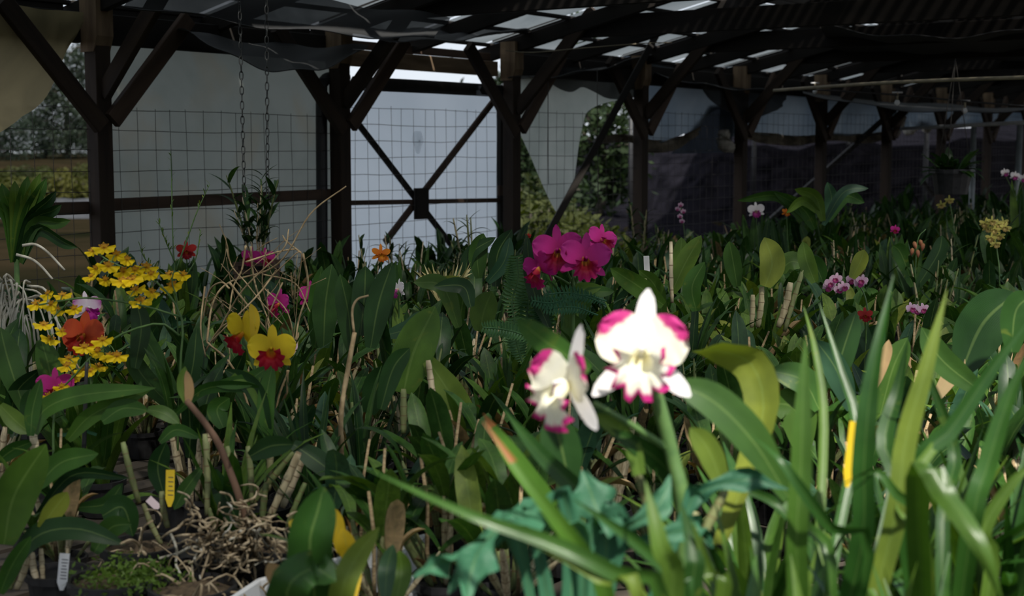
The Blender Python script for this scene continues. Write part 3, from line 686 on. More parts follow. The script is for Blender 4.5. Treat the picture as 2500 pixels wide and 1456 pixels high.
# ------------------------------------------------------------------ benches
BZ = .62
BM = {}
def bench(u0, u1, s0, s1, label):
    t = thing('bench', label, 'bench', W(s0, (u0 + u1) / 2, 0))
    n = int((u1 - u0) / .11)
    for i in range(n + 1):
        u = u0 + (u1 - u0) * i / n
        bar('slat', W(s0, u, BZ - .012), W(s1, u, BZ - .012), .085, .02, M['bench'], t, bev=0)
    s = s0 + .2
    while s < s1:
        for u in (u0 + .1, u1 - .1): bar('leg', W(s, u, .02), W(s, u, BZ - .07), .07, .07, M['bench'], t, up=D, bev=0)
        bar('crosspiece', W(s, u0, BZ - .046), W(s, u1, BZ - .046), .045, .045, M['bench'], t, bev=0); s += 2.4
BENCHES = [(.30, 1.75, -3.2, 20), (1.85, 3.45, -4.0, 20), (3.55, 5.35, -4.4, 16)]
for b_, lab in zip(BENCHES, ('slatted wooden bench along the back wall under the plants', 'slatted wooden bench in the middle under the plants', 'slatted wooden bench nearest the viewer under the plants')): bench(*b_, lab)

# ------------------------------------------------------------------ plant kit
def leafproto(bend, wr, mat, prof=PLEAF, fold=.22, n=8, cols=2, tip=0.0):
    """leaf of unit length: grows up +Z, arches towards +X by `bend` radians in all"""
    pts = [Vector((0, 0, 0))]; a = 0.0; m = 7
    for i in range(m):
        a = bend * ((i + .5) / m) ** 1.2
        pts.append(pts[-1] + Vector((math.sin(a), 0, math.cos(a))) / m)
    return ribbon('leaf', pts, wr, mat, Vector((0, 1, 0)), fold, prof, n=n, cols=cols, arch=False)
CAT = {k: [leafproto(b, w_, M[k]) for b, w_ in ((.15, .24), (.4, .27), (.75, .24), (1.1, .28), (1.5, .22), (.3, .34), (.9, .33))] for k in ('leaf_dark', 'leaf_mid', 'leaf_light', 'leaf_blue')}
STR = {k: [leafproto(b, w_, M[k], PSTRAP, .3) for b, w_ in ((.25, .07), (.6, .065), (1.1, .06), (1.6, .065), (.9, .09))] for k in ('leaf_dark', 'leaf_mid', 'leaf_strap', 'grassdry')}
DRY = [leafproto(b, .24, M['leaf_dry'], PLEAF, .8) for b in (.5, 1.3)]
YEL = leafproto(.6, .24, M['leaf_light'])
def caneproto(fat, bend, seed):
    g = random.Random(seed); n = 9; pts, rr = [], []
    for i in range(n):
        t = i / (n - 1); pts.append(Vector((bend * t * t, 0, t))); rr.append(fat * (.55 + .6 * math.sin(math.pi * min(1, t * 1.05)) ** .8) * (1.12 if i % 2 else .95))
    return tube('cane', pts, rr, M['cane'], 6)
CANES = [caneproto(.045, .0, 1), caneproto(.055, .12, 2), caneproto(.036, .2, 3), caneproto(.06, .06, 4)]
DEADC = tube('dead_cane', [(0, 0, 0), (.004, .002, .3), (-.003, .004, .65), (.005, 0, 1)], [.0042, .0045, .004, .0032], M['twig'], 6)
def potmesh(r, h, mat, name='pot'):
    prof = [(r * .74, 0), (r * .78, .002), (r * .94, h * .82), (r * .94, h * .84), (r * 1.04, h * .84), (r * 1.04, h), (r * .95, h), (r * .93, h * .86), (.001, h * .86)]
    n = 14; v, f = [], []
    for (a, z) in prof:
        for k in range(n): v.append((a * math.cos(2 * math.pi * k / n), a * math.sin(2 * math.pi * k / n), z))
    for i in range(len(prof) - 1):
        for k in range(n): f.append((i * n + k, i * n + (k + 1) % n, (i + 1) * n + (k + 1) % n, (i + 1) * n + k))
    return mesh(name, v, f, mat, smooth=False)
POT = potmesh(.065, .10, M['black']); POT2 = potmesh(.085, .13, M['black'])
M['bark_mix'] = plain('bark_mix', (.03, .02, .012), (.13, .09, .05), 60, .95, bump=.6)
def cattleya(seed, mats, nc, cl, ll, spread=.5, pot=POT, ph=.10, dry=1, nl=(1, 2), lab='orchid', up=0.0, nstake=2):
    """pot, canes fanned out of it, one or two thick leaves on each cane, some dried sheaths"""
    g = random.Random(seed); t = thing('cattleya_plant', lab, 'orchid')
    ob('pot', pot, t)
    a0 = g.uniform(0, 6.3)
    for i in range(nc):
        az = a0 + i * 2.4 + g.uniform(-.4, .4); th = g.uniform(.05, spread); L = g.uniform(*cl); r = g.uniform(.0, .04)
        b = Vector((math.cos(az) * r, math.sin(az) * r, ph * .86))
        k = g.randrange(4); ob('cane', CANES[k], t, b, (0, th, az), (L * .75, L * .75, L))
        bend = (0, .12, .2, .06)[k] * .75
        tipv = Matrix.Rotation(az, 3, 'Z') @ (Matrix.Rotation(th, 3, 'Y') @ Vector((bend * L, 0, L)))
        for q in range(g.randint(*nl)):
            az2 = az + (q * math.pi if q else 0) + g.uniform(-.7, .7); th2 = max(0, (th if not q else .3) + g.uniform(-.15, .25) - up)
            LL = g.uniform(*ll)
            ob('leaf', g.choice(CAT[g.choice(mats)]) if g.random() > .07 else g.choice((DRY[0], DRY[1], YEL)), t, b + tipv * .985, (g.uniform(-.2, .2), th2, az2), (LL, LL * g.uniform(.7, 1.05), LL))
    for i in range(nstake):
        az = g.uniform(0, 6.3); L = g.uniform(.22, .36); ob('dead_cane', DEADC, t, (math.cos(az) * .03, math.sin(az) * .03, ph * .8), (0, g.uniform(.02, .3), az), (1, 1, L))
    for i in range(dry + 2):
        az = g.uniform(0, 6.3); L = g.uniform(.06, .15)
        ob('dry_sheath', DRY[g.randrange(2)], t, (math.cos(az) * .04, math.sin(az) * .04, ph + g.uniform(0, .12)), (g.uniform(-.4, .4), g.uniform(.1, .9), az), L)
    return t
def strapplant(seed, mat, n, ll, lab='orchid', pot=POT, name='strap_leaved_orchid', ph=.1, wide=1.0):
    g = random.Random(seed); t = thing(name, lab, 'orchid'); ob('pot', pot, t)
    for i in range(n):
        az = g.uniform(0, 6.3); L = g.uniform(*ll); q = STR[mat]
        ob('leaf', g.choice(q), t, (math.cos(az) * .015, math.sin(az) * .015, ph * .8), (g.uniform(-.2, .2), g.uniform(0, .35), az), (L, L * wide, L))
    return t
def dendro_mesh_leaf(mat): return [leafproto(b, .2, M[mat], lambda t: (.5 + .5 * min(1, t / .3)) * (1 - max(0, (t - .3) / .7) ** 1.6), .3) for b in (.5, 1.0, 1.5)]
DEN = dendro_mesh_leaf('leaf_dark')
def dendrobium(seed, nc, h, lab, ll=(.07, .11), pot=POT, ph=.1, spread=.18):
    g = random.Random(seed); t = thing('dendrobium_plant', lab, 'orchid'); ob('pot', pot, t)
    for i in range(nc):
        az = g.uniform(0, 6.3); th = g.uniform(0, spread); L = g.uniform(*h); b = Vector((math.cos(az) * .02, math.sin(az) * .02, ph * .8))
        ob('cane', CANES[2], t, b, (0, th, az), (L * .28, L * .28, L))
        az2 = g.uniform(0, 3)
        k = int(L / .035)
        for j in range(3, k):
            f = j / k; p = b + Matrix.Rotation(az, 3, 'Z') @ (Matrix.Rotation(th, 3, 'Y') @ Vector((.056 * f * f * L, 0, L * f)))
            ob('leaf', g.choice(DEN), t, p, (0, g.uniform(.5, .95), az2 + (j % 2) * math.pi + g.uniform(-.4, .4)), g.uniform(*ll))
    return t

# petals -----------------------------------------------------------
def ell(t, c=.55, b=.12):
    q = (t - c) / (c if t < c else 1 - c); return max(b * (1 - t), math.sqrt(max(0, 1 - q * q)))
def petal(name, L, wd, mat, c=.55, ruf=.0, cup=.0, nl=9, nw=6, waves=4, fold=.0):
    v, f, uv = [], [], []
    for i in range(nl + 1):
        t = i / nl; pw = ell(min(t, .995), c) * wd / 2
        for k in range(nw + 1):
            x = k / nw * 2 - 1
            z = cup * L * t * t + ruf * L * (abs(x) ** 2 * t) * math.sin(waves * t * 6.28 + (0 if x < 0 else 1.3)) + ruf * L * .6 * (t ** 4) * math.sin(x * 7) + fold * wd * abs(x)
            v.append((x * pw, t * L * (1 - .04 * math.sin(x * 9) * ruf * 10 * t), z)); uv.append((k / nw, t))
    for i in range(nl):
        for k in range(nw): a = i * (nw + 1) + k; f.append((a, a + 1, a + nw + 2, a + nw + 1))
    return mesh(name, v, f, mat, uv)
def lipmesh(mat, flare=.25, length=.34, ruf=.03, op=2.55):
    v, f, uv = [], [], []; nt_, nk = 10, 22
    for i in range(nt_ + 1):
        t = i / nt_
        if t < .6: q = t / .6; r = .055 + .065 * q; z = length * .8 * q; dy = -.02 * q
        else: q = (t - .6) / .4; r = .12 + (flare - .12) * q; z = length * (.8 + .25 * q - .12 * q * q); dy = -.02 - .05 * q
        for k in range(nk + 1):
            a = (k / nk * 2 - 1) * op * (1 if t < .6 else 1 - .12 * (t - .6))
            e = 1 + (ruf / .1) * max(0, t - .5) * math.sin(k * 2.1)
            v.append((math.sin(a) * r * e, -math.cos(a) * r * e + dy, z + ruf * max(0, t - .5) * 2 * math.cos(k * 2.1))); uv.append((k / nk, t))
    for i in range(nt_):
        for k in range(nk): a = i * (nk + 1) + k; f.append((a, a + 1, a + nk + 2, a + nk + 1))
    return mesh('lip', v, f, mat, uv)
def columnmesh(mat):
    v, f, uv = tube_data([(0, .0, .2), (0, .02, .1), (0, 0, 0), (0, -.06, -.12), (0, -.2, -.2), (0, -.34, -.2)], [.022, .032, .03, .022, .018, .018], 7)
    return mesh('flower', v, f, mat, uv)
def kit(sep, pet, lip, sepw=.17, petw=.44, sepl=.5, petl=.5, ruf=.05, flare=.24, col=None, cup=.0):
    return dict(sepal=petal('sepal', sepl, sepw, sep, .5, .012, cup, nl=8, nw=4), petal=petal('petal', petl, petw, pet, .55, ruf, cup, nl=10, nw=8),
                lip=lipmesh(lip, flare, ruf=ruf * .7), col=columnmesh(col or sep))
def flower(parent, c, face, size, K, roll=0.0, label=None, angs=(90, 212, 328), pang=(22, 158), tilt=.12, lip=True, ptilt=.05):
    face = Vector(face).normalized(); up = Vector((0, 0, 1)); x = up.cross(face).normalized(); y = face.cross(x)
    Mx = Matrix((x, y, face)).transposed().to_4x4() @ Matrix.Rotation(roll, 4, 'Z')
    o = ob('flower', K['col'], parent); o.matrix_basis = Matrix.Translation(c - parent.location) @ Mx @ Matrix.Scale(size, 4)
    if label: o['label'] = label
    for a in angs: ob('sepal', K['sepal'], o, (0, 0, -.012), (-tilt, 0, R(a - 90)))
    for a in pang: ob('petal', K['petal'], o, (0, 0, .0), (ptilt, 0, R(a - 90)), (1 if a < 90 else -1, 1, 1))
    if lip: ob('lip', K['lip'], o, (0, 0, .0), (R(28), 0, 0))
    return o
pm = petalmat
MAG = (.42, .012, .17); MAGD = (.25, .004, .05)
K_mag = kit(pm('mag_sepal', [(0, (.35, .01, .15)), (1, (.46, .02, .22))]), pm('mag_petal', [(0, (.33, .01, .12)), (.4, (.45, .015, .20)), (1, (.50, .03, .26))]),
            pm('mag_lip', [(0, (.65, .38, .05)), (.3, (.35, .02, .03)), (.6, (.28, .005, .03)), (1, (.42, .012, .14))]), ruf=.055)
K_yel = kit(pm('yel_sepal', [(0, (.60, .42, .01)), (1, (.68, .50, .02))]), pm('yel_petal', [(0, (.55, .40, .01)), (.6, (.70, .52, .015)), (1, (.72, .55, .02))]),
            pm('redlip', [(0, (.75, .45, .05)), (.25, (.65, .20, .02)), (.45, (.40, .01, .015)), (1, (.30, .006, .03))]), petw=.52, sepw=.2, ruf=.045, flare=.27)
K_red = kit(pm('orange_sepal', [(0, (.40, .06, .01)), (1, (.50, .07, .02))]), pm('orange_petal', [(0, (.38, .04, .01)), (.5, (.52, .075, .02)), (1, (.50, .06, .025))]),
            pm('orange_lip', [(0, (.6, .3, .03)), (.35, (.25, .01, .01)), (1, (.45, .03, .015))]), petw=.6, sepw=.24, ruf=.05)
K_crim = kit(pm('crim_sepal', [(0, (.30, .01, .01)), (1, (.36, .02, .015))]), pm('crim_petal', [(0, (.28, .01, .01)), (1, (.40, .025, .02))]),
             pm('crim_lip', [(0, (.5, .2, .02)), (.4, (.25, .01, .01)), (1, (.30, .01, .02))]), petw=.36, sepw=.2, ruf=.04)
K_orange = kit(pm('or_sepal', [(0, (.55, .14, .01)), (1, (.62, .20, .01))]), pm('or_petal', [(0, (.55, .12, .01)), (1, (.65, .22, .01))]), pm('or_lip', [(0, (.6, .3, .02)), (1, (.5, .1, .01))]), petw=.3)
K_white = kit(pm('white_sepal', [(0, (.75, .72, .70)), (1, (.85, .82, .84))]), pm('white_petal', [(0, (.78, .74, .74)), (1, (.86, .82, .85))]), pm('pur_lip', [(0, (.7, .6, .3)), (.4, (.45, .08, .28)), (1, (.38, .02, .24))]), petw=.46)
K_purlip = kit(pm('lav_sepal', [(0, (.75, .68, .72)), (1, (.8, .7, .78))]), pm('lav_petal', [(0, (.8, .75, .8)), (.6, (.75, .55, .7)), (1, (.5, .1, .4))]), pm('pur2_lip', [(0, (.6, .4, .3)), (.3, (.40, .02, .28)), (1, (.33, .01, .20))]), petw=.46)
K_pink = kit(pm('pink_sepal', [(0, (.62, .40, .52)), (1, (.72, .52, .64))]), pm('pink_petal', [(0, (.60, .30, .48)), (1, (.74, .55, .66))]), pm('pink_lip', [(0, (.5, .15, .2)), (1, (.4, .03, .22))]), petw=.5, sepw=.26, ruf=.02)
CREAM = (.93, .90, .66)
K_hero = kit(pm('hero_sepal', [(0, (.86, .84, .80)), (1, (.93, .90, .90))]), pm('hero_petal', [(0, CREAM), (.50, (.95, .93, .78)), (.72, (.93, .90, .72)), (.80, (.62, .05, .24)), (1, (.55, .03, .22))], nscale=14, across=.38),
             pm('hero_lip', [(0, (.9, .82, .5)), (.3, CREAM), (.84, (.95, .92, .8)), (.93, (.62, .04, .25)), (1, (.55, .02, .2))], nscale=10), petw=.50, sepw=.19, sepl=.60, petl=.46, ruf=.075, flare=.27, cup=.05)

# ------------------------------------------------------------------ plants placed one by one
LAND = []; KEEP = []
def base_at(px, Z, name, label, cat='orchid', pot=POT, z=BZ, group=None, potname='pot'):
    q = P(px, 800, Z); t = thing(name, label, cat, (q.x, q.y, z), 0, group)
    if pot: ob(potname, pot, t)
    return t
def hl(t, pts, wpx, mat, Z=None, twist=0.0, prof=PLEAF, fold=.2, n=14, wav=0.0, twist1=None, root=False, name='leaf', cols=4):
    q = [P(*(p if len(p) == 3 else (p[0], p[1], Z))) for p in pts]
    if root: q = [t.location + Vector((rnd.uniform(-.02, .02), rnd.uniform(-.02, .02), .09))] + q
    T = q[-1] - q[0]; v = (q[len(q) // 2] - EYE); a = T.cross(v).normalized()
    zz = sum((p - EYE).length for p in q) / len(q)
    return ob(name, ribbon(name, [p - t.location for p in q], wpx / F * zz, M[mat], a, fold, prof, twist=twist, n=n, wav=wav, twist1=twist1, cols=cols, arch=False), t)
def st(t, pts, r, mat, Z=None, root=False, name='flower_stem', sides=6, n=None, taper=.75):
    q = [P(*(p if len(p) == 3 else (p[0], p[1], Z))) for p in pts]
    if root: q = [t.location + Vector((0, 0, .09))] + q
    n = n or 4 * len(q); sp = smoothpath([p - t.location for p in q], n)
    return ob(name, tube(name, sp, [r * (1 - (1 - taper) * i / (n - 1)) for i in range(n)], M[mat], sides), t)
def canes(t, lst, Z, mat='cane', name='cane'):
    for (a, b, wpx) in lst:
        q = [P(a[0], a[1], Z), P((a[0] + b[0]) / 2 + rnd.uniform(-5, 5), (a[1] + b[1]) / 2, Z), P(b[0], b[1], Z)]
        r = wpx / F * Z / 2; sp = smoothpath([p - t.location for p in q], 9)
        ob(name, tube(name, sp, [r * (.8 + .25 * math.sin(3.1 * i / 8)) * (1.12 if i % 2 else .96) for i in range(9)], M[mat], 7), t)
cam_dir = lambda p: (EYE - p).normalized()

# the white and magenta flowers in front
Zf = 2.0
hero = base_at(1650, Zf, 'cattleya_plant', 'large white orchid with magenta-edged petals, blurred in the foreground', pot=POT2)
KEEP.append((1500, 880, Zf, 240, 150)); LAND.append(('the large white flowers', 1500, 880))
st(hero, [(1668, 1300, Zf), (1640, 1110, Zf), (1585, 905, 1.99)], .013, 'stem', root=True)
st(hero, [(1636, 1100, Zf), (1560, 1050, 1.98), (1450, 985, 1.95)], .006, 'stem')
c1 = P(1566, 860, 1.93); flower(hero, c1, Vector((-.10, -1, .28)), .148, K_hero, roll=-.06, angs=(88, 226, 322), pang=(28, 150), tilt=.1, ptilt=.22)
c2 = P(1388, 938, 1.92); flower(hero, c2, Vector((-.80, -.62, .12)), .138, K_hero, roll=.05, angs=(78, 215, 318), pang=(20, 160), tilt=.05, ptilt=.3)
hl(hero, [(1925, 1215, 2.02), (1840, 1080, 2.0), (1740, 980, 2.0), (1640, 935, 2.0)], 92, 'leaf_dark', twist=.3, root=False)  # broad leaf in shade: its shade is put in by the darker leaf material
hl(hero, [(1760, 1330, 2.05), (1860, 1040, 2.25), (1842, 900, 2.3), (1760, 858, 2.3), (1690, 858, 2.3)], 95, 'leaf_light', twist=-.3)
hl(hero, [(1440, 905, 2.1), (1340, 840, 2.15), (1262, 780, 2.2)], 62, 'leaf_mid')
hl(hero, [(1680, 1260, 2.05), (1640, 1160, 2.03), (1560, 1090, 2.0), (1470, 1045, 2.0)], 55, 'leaf_mid', prof=PSTRAP)
hl(hero, [(1770, 1200, 2.1), (1730, 1100, 2.1), (1685, 1045, 2.1)], 60, 'leaf_light')
hl(hero, [(1560, 1160, 2.0), (1540, 1080, 2.0), (1480, 1030, 2.0), (1440, 1010, 2.0)], 40, 'leaf_light', prof=PSTRAP)
hl(hero, [(1390, 1180, 2.2), (1370, 1090, 2.2), (1345, 1010, 2.2)], 95, 'leaf_dark')
hl(hero, [(1350, 1240, 2.2), (1270, 1140, 2.2), (1180, 1010, 2.2)], 50, 'leaf_tipped', prof=PSTRAP)
hl(hero, [(1560, 1330, 2.1), (1470, 1250, 2.1), (1330, 1120, 2.1), (1230, 1000, 2.1)], 46, 'leaf_strap', prof=PSTRAP)
canes(hero, [((1655, 1330), (1700, 1250), 26), ((1690, 1360), (1770, 1200), 24), ((1620, 1400), (1560, 1160), 22)], 2.05)

# strap-leaved plants in the right foreground
sa = base_at(1990, 1.9, 'strap_leaved_orchid', 'tall strap-leaved orchid with a pale upright blade, right of the white flowers', pot=POT2)
LAND.append(('the tall strap leaves in front', 2100, 1000))
for pts, wd, mt, tw in (
    ([(1945, 1380, 1.85), (1955, 1150, 1.84), (1960, 980, 1.84), (1968, 818, 1.85)], 74, 'leaf_strap', .1),
    ([(2095, 1380, 1.88), (2110, 1120, 1.86), (2130, 920, 1.86), (2182, 672, 1.9)], 78, 'leaf_strap', -.2),
    ([(2170, 1330, 1.9), (2210, 1080, 1.9), (2260, 900, 1.9), (2312, 708, 1.92)], 74, 'leaf_light', .15),
    ([(2120, 1360, 1.85), (2030, 1290, 1.82), (1960, 1200, 1.8), (1900, 1120, 1.8), (1830, 1060, 1.85)], 42, 'leaf_strap', .3),
    ([(2030, 1400, 1.95), (1960, 1280, 2.0), (1860, 1150, 2.05), (1730, 990, 2.1)], 44, 'leaf_strap', .0),
    ([(2000, 1420, 2.1), (1910, 1250, 2.2), (1830, 1200, 2.2), (1700, 1180, 2.2)], 40, 'leaf_mid', .4),
    ([(2040, 1330, 2.2), (2090, 1060, 2.3), (2050, 900, 2.35), (2000, 740, 2.4)], 40, 'leaf_strap', .3),
    ([(2000, 1330, 2.2), (2010, 1020, 2.3), (1990, 860, 2.35), (1962, 748, 2.4)], 34, 'leaf_mid', .3),
    ([(2180, 1250, 2.2), (2160, 1080, 2.25), (2190, 960, 2.3), (2218, 822, 2.3)], 62, 'leaf_mid', -.1)):
    hl(sa, pts, wd * .68, mt, twist=tw, prof=PSTRAP, root=True, fold=.35, n=16)
sb = base_at(2330, 1.95, 'strap_leaved_orchid', 'arching strap-leaved orchid at the right edge of the foreground', pot=POT2)
for pts, wd, mt, tw in (
    ([(2210, 1230, 1.95), (2330, 1040, 1.95), (2430, 890, 1.95), (2520, 770, 1.95)], 58, 'leaf_strap', .2),
    ([(2370, 1300, 1.9), (2410, 1140, 1.9), (2460, 980, 1.9), (2515, 850, 1.9)], 66, 'leaf_strap', -.1),
    ([(2240, 1190, 1.75), (2310, 1210, 1.7), (2390, 1330, 1.65), (2450, 1480, 1.65)], 80, 'leaf_strap', .1),
    ([(2260, 1330, 1.9), (2180, 1200, 1.85), (2120, 1150, 1.85), (1990, 1230, 1.8)], 34, 'leaf_strap', .4),
    ([(2260, 1360, 1.9), (2200, 1230, 1.9), (2290, 1080, 1.95), (2400, 960, 2.0)], 44, 'leaf_mid', .3),
    ([(2420, 1400, 2.0), (2400, 1300, 2.0), (2470, 1180, 2.0), (2530, 1130, 2.0)], 50, 'leaf_mid', .2),
    ([(2300, 1300, 2.1), (2330, 1120, 2.2), (2290, 980, 2.2), (2240, 860, 2.2)], 46, 'leaf_mid', .2)):
    hl(sb, pts, wd * .68, mt, twist=tw, prof=PSTRAP, root=True, fold=.35, n=16)
sc_ = base_at(1560, 1.7, 'strap_leaved_orchid', 'strap-leaved orchid with long blades arching to the brown leaf tips, bottom centre', pot=POT2)
for pts, wd, mt, tw in (
    ([(1480, 1470, 1.65), (1420, 1350, 1.62), (1320, 1220, 1.6), (1180, 1030, 1.62)], 56, 'leaf_tipped', .1),
    ([(1620, 1480, 1.65), (1500, 1400, 1.6), (1330, 1320, 1.6), (1150, 1260, 1.6), (885, 1140, 1.65)], 50, 'leaf_strap', .1),
    ([(1640, 1470, 1.65), (1610, 1330, 1.62), (1575, 1175, 1.65)], 66, 'leaf_light', .2),
    ([(1700, 1480, 1.7), (1640, 1400, 1.7), (1520, 1300, 1.7), (1400, 1220, 1.7)], 46, 'leaf_strap', .0),
    ([(1560, 1480, 1.6), (1480, 1420, 1.6), (1360, 1350, 1.6), (1255, 1310, 1.6)], 44, 'leaf_light', .2),
    ([(1680, 1470, 1.7), (1690, 1350, 1.7), (1660, 1220, 1.75)], 60, 'leaf_mid', .1),
    ([(1760, 1480, 1.7), (1730, 1400, 1.7), (1690, 1270, 1.7)], 46, 'leaf_strap', .1)):
    hl(sc_, pts, wd * .78, mt, twist=tw, prof=PSTRAP, root=True, fold=.35, n=16)
for i, (px, Z, L) in enumerate(((1790, 1.75, .42), (1880, 1.95, .44), (2010, 1.6, .36), (2110, 1.65, .42), (2230, 1.62, .36), (2330, 1.75, .42), (2450, 1.8, .44), (2480, 2.3, .5), (2250, 2.35, .5), (1860, 2.35, .45))):
    t = strapplant(900 + i, 'leaf_strap', 30, (L * .65, L), 'low strap-leaved orchid, %s from the white flowers along the bottom right' % ORD[i]); q = P(px, 900, Z); t.location = (q.x, q.y, BZ); t['group'] = 'low strap-leaved orchids in the bottom right'
# blue-green wavy leaved plant
sg = base_at(1400, 1.82, 'staghorn_fern', 'blue-green fern with wavy lobed fronds, bottom centre foreground', 'fern', pot=POT2)
LAND.append(('the wavy blue-green fern', 1250, 1320))
for pts, wd, tw in (
    ([(1390, 1250, 1.85), (1260, 1275, 1.8), (1180, 1330, 1.76), (1150, 1400, 1.74), (1138, 1470, 1.72)], 105, .2),
    ([(1300, 1290, 1.84), (1180, 1320, 1.8), (1080, 1372, 1.78), (1008, 1412, 1.78)], 66, -.2),
    ([(1260, 1310, 1.84), (1150, 1370, 1.8), (1095, 1450, 1.78)], 62, .2),
    ([(1480, 1340, 1.9), (1455, 1240, 1.9), (1420, 1148, 1.92)], 110, .0),
    ([(1440, 1330, 1.88), (1530, 1290, 1.86), (1610, 1232, 1.86), (1636, 1160, 1.88)], 62, .3),
    ([(1660, 1290, 1.95), (1720, 1200, 1.95), (1820, 1172, 1.95), (1925, 1196, 1.95)], 56, .2),
    ([(1420, 1340, 1.84), (1340, 1290, 1.8), (1240, 1245, 1.8)], 58, -.3), ([(1500, 1380, 1.9), (1560, 1330, 1.9), (1700, 1290, 1.9), (1740, 1340, 1.9)], 60, .2)):
    hl(sg, pts, wd, 'leaf_stag', twist=tw, root=True, fold=.25, n=22, wav=.45, name='frond', prof=lambda t: (.35 + .65 * min(1, t / .3)) * (.8 + .28 * math.sin(t * 19)) * (1 - max(0, (t - .75) / .25) ** 2), cols=6)

# centre-left foreground: broad leaf before a yellow leaf, on a white tray
tr = thing('tray', 'white plastic tray edge in the bottom foreground under a broad leaf', 'tray', P(720, 1390, 2.75)); tr.location.z = BZ
a, b = P(500, 1462, 2.62) , P(950, 1318, 2.95); a.z = b.z = BZ + .1
for (p, q, h) in ((a, b, .06), (a + Vector((.06, .22, 0)), b + Vector((.06, .22, 0)), .06)): bar('side', p, q, .012, h, M['white'], tr, bev=.003)
bar('side', a, a + Vector((.06, .22, 0)), .012, .06, M['white'], tr, bev=.003); bar('side', b, b + Vector((.06, .22, 0)), .012, .06, M['white'], tr, bev=.003)
bar('bottom', (a + a + Vector((.06, .22, 0))) / 2 - Vector((0, 0, .03)), (b + b + Vector((.06, .22, 0))) / 2 - Vector((0, 0, .03)), .22, .006, M['white'], tr, bev=0)
for sgn in (0, 1): bar('foot', (a if not sgn else b) + Vector((.03, .1, -.1)), (a if not sgn else b) + Vector((.03, .1, -.033)), .03, .03, M['white'], tr, up=D, bev=0)
bl = base_at(800, 2.3, 'cattleya_plant', 'orchid with one broad folded leaf before a yellow leaf, bottom centre left', pot=POT)
LAND.append(('the broad leaf by the white tray', 770, 1320))
hl(bl, [(770, 1470, 2.28), (756, 1330, 2.25), (775, 1250, 2.25), (790, 1188, 2.25)], 105, 'leaf_mid', fold=.45, root=True)
hl(bl, [(830, 1470, 2.2), (865, 1370, 2.2), (925, 1288, 2.2)], 60, 'leaf_light', root=True)
hl(bl, [(700, 1470, 2.1), (760, 1390, 2.1), (820, 1420, 2.1)], 95, 'leaf_mid', root=True)
hl(bl, [(860, 1400, 2.5), (845, 1330, 2.5), (835, 1290, 2.5)], 50, 'leaf_yel', root=True); hl(bl, [(790, 1330, 2.5), (740, 1290, 2.5), (705, 1275, 2.5)], 42, 'leaf_yel')
hl(bl, [(830, 1350, 2.55), (825, 1290, 2.55), (815, 1240, 2.55)], 34, 'leaf_yel')
hl(bl, [(690, 1440, 2.4), (675, 1410, 2.4), (655, 1375, 2.4)], 45, 'leaf_dry')
hl(bl, [(965, 1480, 2.45), (980, 1400, 2.5), (975, 1345, 2.5)], 50, 'leaf_mid', root=False); hl(bl, [(940, 1470, 2.4), (945, 1390, 2.45), (960, 1330, 2.45)], 42, 'leaf_blue', root=False)

# oncidium with yellow sprays
on = base_at(420, 3.65, 'oncidium_plant', 'oncidium orchid with sprays of small bright yellow flowers')
LAND.append(('the yellow flower sprays', 290, 700)); KEEP.append((260, 760, 3.6, 210, 190))
branches = [[(440, 900), (444, 780), (395, 700), (330, 665), (270, 640), (230, 612)], [(444, 775), (340, 745), (220, 728), (150, 735), (95, 745)],
            [(438, 820), (390, 790), (300, 815), (250, 850), (215, 880), (170, 930), (120, 975)], [(430, 720), (420, 690), (425, 660)], [(330, 668), (370, 690), (360, 730)], [(170, 735), (120, 790), (130, 830)]]
bp_pts = []
for i, br in enumerate(branches):
    st(on, [(x, y, 3.6) for x, y in br], .0032 if i < 3 else .002, 'stem', root=(i == 0), name='flower_stem', n=16)
    bp_pts += [p for p in smoothpath([P(x, y, 3.6) for x, y in br], 30)]
oy = pm('onc_lip', [(0, (.35, .08, .01)), (.22, (.62, .36, .005)), (.4, (.80, .56, .004)), (1, (.84, .62, .006))], nscale=40); ot = pm('onc_tepal', [(0, (.45, .16, .01)), (.4, (.60, .34, .01)), (.7, (.32, .10, .01)), (1, (.66, .44, .01))], nscale=120)
def onclip():
    v, f, uv = [(0, 0, 0)], [], [(.5, 0)]; n = 18
    for r in (1, 2, 3):
        for k in range(n + 1):
            a = R(-100 + 200 * k / n); rr = r / 3 * (.50 + .10 * math.cos(2 * a) * -1 + .05 * math.sin(k * 1.9)) * (.82 if abs(k - n / 2) < 1 and r == 3 else 1)
            v.append((math.sin(a) * rr * 1.08, -math.cos(a) * rr * .95 - .0, .06 * r / 3 * math.sin(k * 1.4) + .10 * r / 3)); uv.append((k / n, r / 3))
    for k in range(n): f.append((0, 1 + k, 2 + k))
    for r in range(2):
        for k in range(n): a = 1 + r * (n + 1) + k; f.append((a, a + n + 1, a + n + 2, a + 1))
    return mesh('flower', v, f, oy, uv)
def onctep():
    v, f, uv = [], [], []
    for a, L in ((90, .34), (35, .36), (145, .36), (60, .26), (120, .26)):
        c, s = math.cos(R(a)), math.sin(R(a)); k = len(v)
        for t, wd in ((0, .03), (.35, .075), (.75, .07), (1, .015)):
            for e in (-1, 1): v.append((c * L * t - s * wd * e, s * L * t + c * wd * e, .04 * math.sin(t * 5) + .02)); uv.append(((e + 1) / 2, t))
        for i in range(3): f.append((k + 2 * i, k + 2 * i + 1, k + 2 * i + 3, k + 2 * i + 2))
    k = len(v)                                                   # the little crest at the middle
    for i in range(6): v.append((.05 * math.cos(i * 1.05), .03 + .05 * math.sin(i * 1.05), .07)); uv.append((.5, .1))
    v.append((0, .03, .14)); uv.append((.5, .1)); f += [(k + i, k + (i + 1) % 6, k + 6) for i in range(6)]
    return mesh('tepals', v, f, ot, uv)
